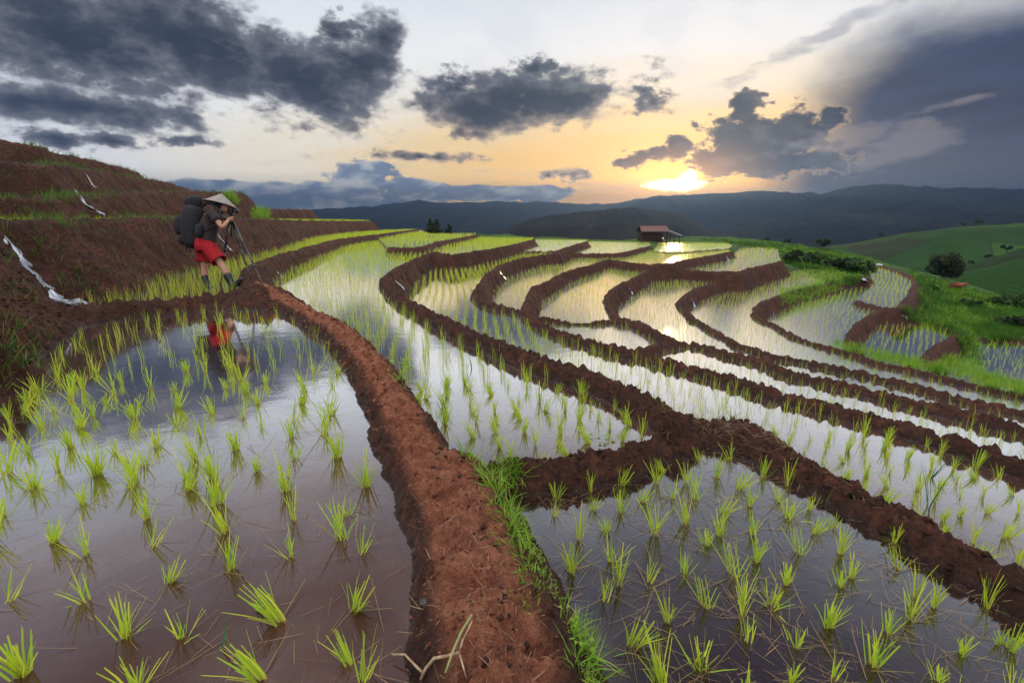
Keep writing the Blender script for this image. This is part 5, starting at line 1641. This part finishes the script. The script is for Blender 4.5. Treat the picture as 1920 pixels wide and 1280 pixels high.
# ------------------------------------------------------------------ skinned bodies
def skinned(name, pts, edges, radii, mat, parent=None, roots=(0,), sub=2, origin=None):
    me = bpy.data.meshes.new(name)
    o_ = Vector(origin) if origin is not None else Vector()
    bm = bmesh.new()
    lay = bm.verts.layers.skin.verify()
    vs = []
    for i, p in enumerate(pts):
        v = bm.verts.new(Vector(p) - o_)
        r = radii[i]
        v[lay].radius = r if isinstance(r, tuple) else (r, r)
        v[lay].use_root = i in roots
        vs.append(v)
    for a, b in edges:
        bm.edges.new((vs[a], vs[b]))
    bm.to_mesh(me); bm.free()
    o = link(name, me, mat, parent)
    md = o.modifiers.new('skin', 'SKIN'); md.use_smooth_shade = True; md.branch_smoothing = 0.6
    sb = o.modifiers.new('smooth', 'SUBSURF'); sb.levels = sub; sb.render_levels = sub
    return o
def cow():
    p = ground_hit(1791, 545)
    hide = simple_mat('red_hide', (0.26, 0.075, 0.035), (0.17, 0.045, 0.022), 5, 0.7)
    s = float(p[1]) / 36.0 * 0.50
    z = hz(p[0], p[1])
    base = Vector((p[0], p[1], z))
    # trunk along x, head to the right, turned to the camera
    J = [(-0.62, 0, 1.12), (-0.2, 0, 1.08), (0.3, 0, 1.10), (0.62, 0, 1.16), (0.92, -0.05, 1.30), (1.10, -0.12, 1.40), (1.34, -0.2, 1.24),          # 0-6 rump..muzzle
         (-0.66, 0.17, 0.92), (-0.58, 0.17, 0.66), (-0.72, 0.17, 0.42), (-0.68, 0.17, 0.03),                                                    # hind left
         (-0.66, -0.17, 0.92), (-0.54, -0.17, 0.66), (-0.66, -0.17, 0.42), (-0.62, -0.17, 0.03),
         (0.55, 0.16, 0.86), (0.56, 0.16, 0.46), (0.56, 0.16, 0.03), (0.55, -0.16, 0.86), (0.62, -0.16, 0.46), (0.60, -0.16, 0.03),
         (-0.84, 0, 1.10), (-0.92, 0, 0.80), (-0.93, 0, 0.45), (1.10, 0.10, 1.50), (1.12, -0.34, 1.46)]
    E = [(0, 1), (1, 2), (2, 3), (3, 4), (4, 5), (5, 6), (0, 7), (7, 8), (8, 9), (9, 10), (0, 11), (11, 12), (12, 13), (13, 14), (3, 15), (15, 16), (16, 17), (3, 18), (18, 19), (19, 20), (0, 21), (21, 22), (22, 23), (5, 24), (5, 25)]
    rad = [.36, .44, .43, .36, .22, .17, .11, .19, .10, .06, .055, .15, .10, .06, .055, .11, .065, .055, .11, .065, .055, .05, .025, .035, .03, .03]
    o = skinned('cow', [Vector(j) * s for j in J], E, [r * s for r in rad], hide, None, (1,), 2)
    o.location = base + Vector((0, 0, -0.12))
    o.rotation_euler = (0, 0, R(-35))
    tag(o, 'reddish brown cow standing on the grassy slope beside the round tree', 'cow')
cow()
# ------------------------------------------------------------------ the photographer
CLOTH_D = simple_mat('dark_shirt', (0.030, 0.022, 0.024), (0.050, 0.036, 0.036), 50, 0.9, 0.2, 0.4, 0.004)
CLOTH_R = simple_mat('red_shorts', (0.24, 0.007, 0.013), (0.34, 0.014, 0.020), 24, 0.85, 0.2, 0.6, 0.008)
SKIN = simple_mat('skin', (0.36, 0.18, 0.11), (0.44, 0.23, 0.15), 30, 0.55, 0.4, 0.1, 0.002)
RUBBER = simple_mat('rubber_boot', (0.006, 0.007, 0.011), (0.012, 0.014, 0.020), 20, 0.32, 0.45, 0.1, 0.004)
PACK = simple_mat('pack_fabric', (0.009, 0.009, 0.012), (0.020, 0.020, 0.025), 40, 0.8, 0.3, 0.5, 0.006)
STRAP = simple_mat('pack_strap', (0.007, 0.007, 0.009), (0.014, 0.014, 0.017), 80, 0.8)
PALM = simple_mat('palm_leaf', (0.20, 0.17, 0.15), (0.27, 0.23, 0.205), 16, 0.75, 0.3, 0.4, 0.004)
METAL = simple_mat('black_metal', (0.010, 0.010, 0.011), (0.02, 0.02, 0.022), 40, 0.35, 0.5, 0.05, 0.002)
GREY = simple_mat('grey_metal', (0.10, 0.10, 0.11), (0.16, 0.16, 0.17), 40, 0.35, 0.5, 0.05, 0.002, 0.7)
GLASS = simple_mat('lens_glass', (0.01, 0.012, 0.02), (0.015, 0.02, 0.03), 5, 0.05, 0.8, 0.0, 0.001)
fp = ground_hit(392, 547)
TP_ = float((fp - np.array([0, 0, H])) @ FWD)
def J(px, py, dt=0.0): return Vector(att(px, py, TP_ + dt))
feet = J(405, 545)
person = thing('person', 'person in pointed palm hat, dark shirt, red shorts and black boots bending to a camera', 'person', (feet.x, feet.y, hz(feet.x, feet.y)))
PO = Vector(person.location)
def zfix(v, up):
    """put a foot joint on the ground"""
    return Vector((v.x, v.y, hz(v.x, v.y) + up))
ankR = zfix(J(437, 531, -.10), 0.10); toeR = zfix(J(455, 534, -.12), 0.045)
ankL = zfix(J(387, 536, .10), 0.10); toeL = zfix(J(401, 540, .08), 0.045)
P = {}
P['pelvis'] = J(386, 457); P['spine'] = J(387, 440); P['chest'] = J(392, 417); P['upper'] = J(399, 400); P['neck'] = J(410, 392, 0); P['skull'] = J(419, 389); P['face'] = J(427, 393); P['nose'] = J(433, 394)
P['shR'] = J(401, 399, -.18); P['elR'] = J(416, 428, -.24); P['wrR'] = J(427, 414, -.13); P['paR'] = J(430.5, 410, -.09)
P['shL'] = J(404, 399, .17); P['elL'] = J(421, 425, .20); P['wrL'] = J(431, 412, .10); P['paL'] = J(433.5, 408, .06)
P['hiR'] = J(389, 462, -.095); P['knR'] = J(410, 488, -.11); P['caR'] = J(420, 504, -.11); P['anR'] = ankR; P['toR'] = toeR
P['hiL'] = J(384, 462, .095); P['knL'] = J(383, 490, .10); P['caL'] = J(383.5, 509, .10); P['anL'] = ankL; P['toL'] = toeL
names = list(P)
RAD = dict(pelvis=(.135, .12), spine=(.125, .11), chest=(.15, .125), upper=(.13, .11), neck=.058, skull=.098, face=.078, nose=.02, shR=.068, elR=.043, wrR=.030, paR=.036, shL=.068, elL=.043, wrL=.030, paL=.036,
           hiR=.10, knR=.062, caR=.060, anR=.042, toR=.036, hiL=.10, knL=.062, caL=.060, anL=.042, toL=.036)
ED = [('pelvis', 'spine'), ('spine', 'chest'), ('chest', 'upper'), ('upper', 'neck'), ('neck', 'skull'), ('skull', 'face'), ('face', 'nose'), ('upper', 'shR'), ('shR', 'elR'), ('elR', 'wrR'), ('wrR', 'paR'),
      ('upper', 'shL'), ('shL', 'elL'), ('elL', 'wrL'), ('wrL', 'paL'), ('pelvis', 'hiR'), ('hiR', 'knR'), ('knR', 'caR'), ('caR', 'anR'), ('anR', 'toR'), ('pelvis', 'hiL'), ('hiL', 'knL'), ('knL', 'caL'), ('caL', 'anL'), ('anL', 'toL')]
pts = [P[n] for n in names]; rad = [RAD[n] for n in names]; ed = [(names.index(a), names.index(b)) for a, b in ED]
roots = [0]
# five fingers closing round the tripod head, each a chain of its own rooted in the palm
for side, pa, wr, sg in (('R', P['paR'], P['wrR'], 1), ('L', P['paL'], P['wrL'], -1)):
    d = (pa - wr).normalized(); n = Vector((0, sg, 0)); up = d.cross(n).normalized()
    for f, (off, L) in enumerate(((-.024, .060), (-.008, .068), (.008, .064), (.022, .050))):
        b = pa + up * off; i = len(pts)
        pts += [b, b + d * L * .45 + n * .004, b + d * L * .75 + n * .022, b + d * L * .8 + n * .044]; rad += [.0095, .009, .0085, .0075]
        ed += [(i, i + 1), (i + 1, i + 2), (i + 2, i + 3)]; roots.append(i)
    b = pa - d * .02 + up * -.022; i = len(pts)
    pts += [b, b + up * -.02 + n * .02, b + up * -.025 + n * .04 + d * .02]; rad += [.011, .010, .0085]; ed += [(i, i + 1), (i + 1, i + 2)]; roots.append(i)
skinned('body', pts, ed, rad, SKIN, person, roots, 2, PO)
def garment(name, ns, es, rs, mat, sub=2):
    return skinned(name, [ns[k] for k in ns], [(list(ns).index(a), list(ns).index(b)) for a, b in es], [rs[k] for k in ns], mat, person, (0,), sub, PO)
lerp = lambda a, b, f: a.lerp(b, f)
garment('shirt', {'h': J(385, 461), 'w': J(386, 452), 's': P['spine'], 'c': P['chest'], 'u': P['upper'], 'n': lerp(P['upper'], P['neck'], .55), 'sr': P['shR'], 'er': lerp(P['shR'], P['elR'], .62), 'sl': P['shL'], 'el': lerp(P['shL'], P['elL'], .62)},
        [('w', 'h'), ('w', 's'), ('s', 'c'), ('c', 'u'), ('u', 'n'), ('u', 'sr'), ('sr', 'er'), ('u', 'sl'), ('sl', 'el')],
        {'h': (.19, .17), 'w': (.185, .17), 's': (.185, .165), 'c': (.20, .175), 'u': (.18, .15), 'n': .085, 'sr': .105, 'er': .10, 'sl': .105, 'el': .10}, CLOTH_D)
def shorts():
    bm = bmesh.new()
    def sleeve(pts_, rad_, n=20):
        rings = []
        for (p_, (rx, ry)), nxt in zip(zip(pts_, rad_), list(pts_[1:]) + [None]):
            ax_ = ((nxt - p_) if nxt is not None else (p_ - pts_[-2])).normalized()
            u = Vector((0, 1, 0)); u = (u - ax_ * u.dot(ax_)).normalized(); w = ax_.cross(u)
            ring = []
            for k in range(n):
                a_ = 2 * math.pi * k / n
                f = 1 + 0.05 * math.sin(a_ * 5 + len(rings) * 1.3) * (len(rings) / len(pts_))
                ring.append(bm.verts.new(p_ + u * math.cos(a_) * ry * f + w * math.sin(a_) * rx * f - PO))
            rings.append(ring)
        for r0, r1 in zip(rings[:-1], rings[1:]):
            for k in range(n): bm.faces.new((r0[k], r0[(k + 1) % n], r1[(k + 1) % n], r1[k]))
    sleeve([J(385, 449), J(385, 454), J(386, 460), J(387, 467), J(387.5, 473)], [(.150, .15), (.160, .165), (.172, .185), (.17, .19), (.14, .165)])
    for s_, d_ in (('R', -.10), ('L', .10)):
        k_, h_ = P['kn' + s_], P['hi' + s_]
        sleeve([lerp(h_, k_, -.12), lerp(h_, k_, .2), lerp(h_, k_, .5), lerp(h_, k_, .8), lerp(h_, k_, 1.06)], [(.105, .10), (.118, .112), (.122, .115), (.124, .118), (.128, .120)])
    o = bobj('shorts', bm, CLOTH_R, person)
    md = o.modifiers.new('thick', 'SOLIDIFY'); md.thickness = 0.006; md.offset = 1
    sb = o.modifiers.new('smooth', 'SUBSURF'); sb.levels = 1; sb.render_levels = 1
shorts()
for s in 'RL':
    garment('boot', {'t': lerp(P['ca' + s], P['an' + s], .18), 'm': lerp(P['ca' + s], P['an' + s], .60), 'a': P['an' + s] + Vector((0, 0, -.02)), 'f': lerp(P['an' + s], P['to' + s], .55) + Vector((0, 0, -.018)), 'o': P['to' + s] + Vector((.02, 0, .004)), 'h': P['an' + s] + Vector((-.035, 0, -.05))},
            [('t', 'm'), ('m', 'a'), ('a', 'f'), ('f', 'o'), ('a', 'h')], {'t': .082, 'm': .074, 'a': .062, 'f': .052, 'o': .042, 'h': .045}, RUBBER)
bm = bmesh.new()
for v in ((P['skull'] + Vector((-.045, 0, .03))), (P['skull'] + Vector((-.06, 0, -.02)))):
    r_ = bmesh.ops.create_uvsphere(bm, u_segments=16, v_segments=10, radius=.095)
    for q in r_['verts']: q.co = Vector((q.co.x * .9, q.co.y * 1.02, q.co.z)) + v - PO
bobj('hair', bm, simple_mat('black_hair', (0.008, 0.006, 0.005), (0.018, 0.014, 0.012), 60, 0.6), person)
# conical hat, tilted forward
apex = J(416, 362.5); rim_l = J(386, 378.5); rim_r = J(442, 389.5)
ctr = (rim_l + rim_r) / 2; ax = (apex - ctr); side = (rim_r - rim_l); rr0 = side.length / 2
e1 = side.normalized(); e3 = (ax - e1 * ax.dot(e1)).normalized(); e2 = e3.cross(e1)
bm = bmesh.new()
rings = []
for f in (0.02, 0.25, 0.5, 0.75, 1.0):
    ring = []
    for k in range(36):
        a = 2 * math.pi * k / 36
        c_ = apex.lerp(ctr, f)
        ring.append(bm.verts.new(c_ + (e1 * math.cos(a) + e2 * math.sin(a)) * rr0 * f * (1 + 0.02 * math.sin(a * 9)) - PO))
    rings.append(ring)
bm.faces.new(rings[0])
for a, b in zip(rings[:-1], rings[1:]):
    for k in range(36): bm.faces.new((a[k], b[k], b[(k + 1) % 36], a[(k + 1) % 36]))
ho = bobj('hat', bm, PALM, person, False)
md = ho.modifiers.new('thick', 'SOLIDIFY'); md.thickness = 0.008
bm = bmesh.new()
tube(bm, [ctr + (e1 * math.cos(2 * math.pi * k / 36) + e2 * math.sin(2 * math.pi * k / 36)) * rr0 - PO for k in range(37)], [.006] * 37, 6, False)
bobj('rim', bm, PALM, ho)

# backpack on the back
bp = thing('backpack', 'large black hiking backpack carried on the back of the person with the palm hat', 'backpack', J(362, 420, 0.0))
BO = Vector(bp.location)
def lump(pts_r, name, mat, parent, sub=2):
    ps = [p for p, _ in pts_r]
    return skinned(name, ps, [(i, i + 1) for i in range(len(ps) - 1)], [r for _, r in pts_r], mat, parent, (0,), sub, BO)
lump([(J(368, 385), (.13, .18)), (J(365, 400), (.185, .21)), (J(361, 420), (.205, .215)), (J(361, 440), (.19, .205)), (J(366, 456), (.16, .19)), (J(369, 464), (.12, .17))], 'main_bag', PACK, bp)
lump([(J(348, 404), (.09, .14)), (J(343, 418), (.115, .155)), (J(343, 432), (.11, .15)), (J(347, 440), (.08, .12))], 'front_pocket', PACK, bp)
lump([(J(352, 440), (.10, .15)), (J(350, 450), (.11, .155)), (J(354, 460), (.09, .14))], 'lower_pocket', PACK, bp)
lump([(J(352, 390), (.07, .14)), (J(360, 383), (.085, .16)), (J(371, 381), (.085, .16)), (J(380, 384), (.06, .14))], 'top_flap', PACK, bp)
lump([(J(374, 420, -.19), .06), (J(373, 434, -.20), .07), (J(372, 446, -.19), .06)], 'side_pocket', PACK, bp)
for s, dt in (('R', -.17), ('L', .15)):
    bm = bmesh.new()
    tube(bm, [J(378, 388, dt * .8) - BO, J(388, 380, dt * .9) - BO, J(400, 383, dt * 1.1) - BO, J(413, 396, dt * 1.3) - BO, J(414, 412, dt * 1.25) - BO, J(400, 424, dt * 1.35) - BO, J(384, 434, dt * 1.2) - BO], [.02, .025, .026, .024, .018, .014, .014], 8)
    bobj('shoulder_strap', bm, STRAP, bp)
for u in (349, 356):
    bm = bmesh.new(); tube(bm, [J(u, 455, -.08) - BO, J(u, 466, -.1) - BO, J(u + 1, 473, -.1) - BO], [.012, .012, .010], 6); bobj('hanging_strap', bm, STRAP, bp)
bm = bmesh.new(); tube(bm, [J(383, 401, -.2) - BO, J(386, 403, -.205) - BO], [.012, .012], 8); bobj('buckle', bm, GREY, bp)

# tripod
def foot(u, v, t=None):
    p = ground_hit(u, v)
    return Vector((p[0], p[1], hz(p[0], p[1]) - 0.02))
top = J(433, 414)
tri = thing('tripod', 'black three-legged tripod planted on the bund in front of the person in red shorts', 'tripod', (top.x, top.y, top.z))
for (hu, hv, fu, fv) in ((429, 416, 412, 543), (436, 418, 471, 524), (438, 417, 495, 537)):
    a = J(hu, hv); b = foot(fu, fv)
    bm = bmesh.new()
    m1 = a.lerp(b, .40); m2 = a.lerp(b, .70)
    tube(bm, [a - top, m1 - top], [.019, .018], 10)
    tube(bm, [m1 - top, m2 - top], [.014, .014], 10)
    tube(bm, [m2 - top, b - top], [.010, .009], 8)
    lg = bobj('leg', bm, METAL, tri)
    for m_ in (m1, m2):
        bm = bmesh.new(); d = (b - a).normalized(); tube(bm, [m_ - d * .03 - top, m_ + d * .03 - top], [.022, .020], 10); bobj('leg_lock', bm, METAL, lg)
bm = bmesh.new(); tube(bm, [J(434, 412) - top, J(434, 420) - top], [.035, .04], 14); bobj('leg_collar', bm, METAL, tri)
bm = bmesh.new(); tube(bm, [J(434, 444) - top, J(434, 400) - top], [.013, .013], 10); bobj('centre_column', bm, METAL, tri)
bm = bmesh.new(); tube(bm, [J(434, 409) - top, J(434, 406) - top, J(434, 402.5) - top], [.022, .032, .024], 12); bobj('ball_head', bm, METAL, tri)
bm = bmesh.new(); tube(bm, [J(431, 409, -.02) - top, J(424, 413, -.06) - top], [.007, .009], 8); bobj('pan_handle', bm, METAL, tri)
# camera on top of it
cm = thing('photo_camera', 'black photo camera mounted on the tripod under the tip of the pointed hat', 'camera', J(435, 396))
CO = Vector(cm.location)
bm = bmesh.new(); box(bm, -.045, .025, -.07, .07, -.05, .045); b_ = bobj('camera_body', bm, METAL, cm, False, .012)
bm = bmesh.new(); box(bm, -.04, .02, -.03, .03, .045, .075); bobj('viewfinder', bm, METAL, b_, False, .008)
bm = bmesh.new(); tube(bm, [(.02, 0, 0), (.05, 0, 0), (.055, 0, 0), (.10, 0, 0), (.115, 0, 0)], [.032, .034, .036, .036, .040], 20); ln = bobj('lens', bm, METAL, cm)
bm = bmesh.new(); tube(bm, [(.116, 0, 0), (.119, 0, 0)], [.033, .030], 20); bobj('front_glass', bm, GLASS, ln)
bm = bmesh.new(); tube(bm, [(.055, 0, 0), (.068, 0, 0)], [.0385, .0385], 20); bobj('zoom_ring', bm, GREY, ln)
bm = bmesh.new(); tube(bm, [(-.02, .06, -.03), (-.03, .07, -.14), (-.02, .05, -.22)], [.006, .006, .005], 6); bobj('neck_strap', bm, STRAP, cm)
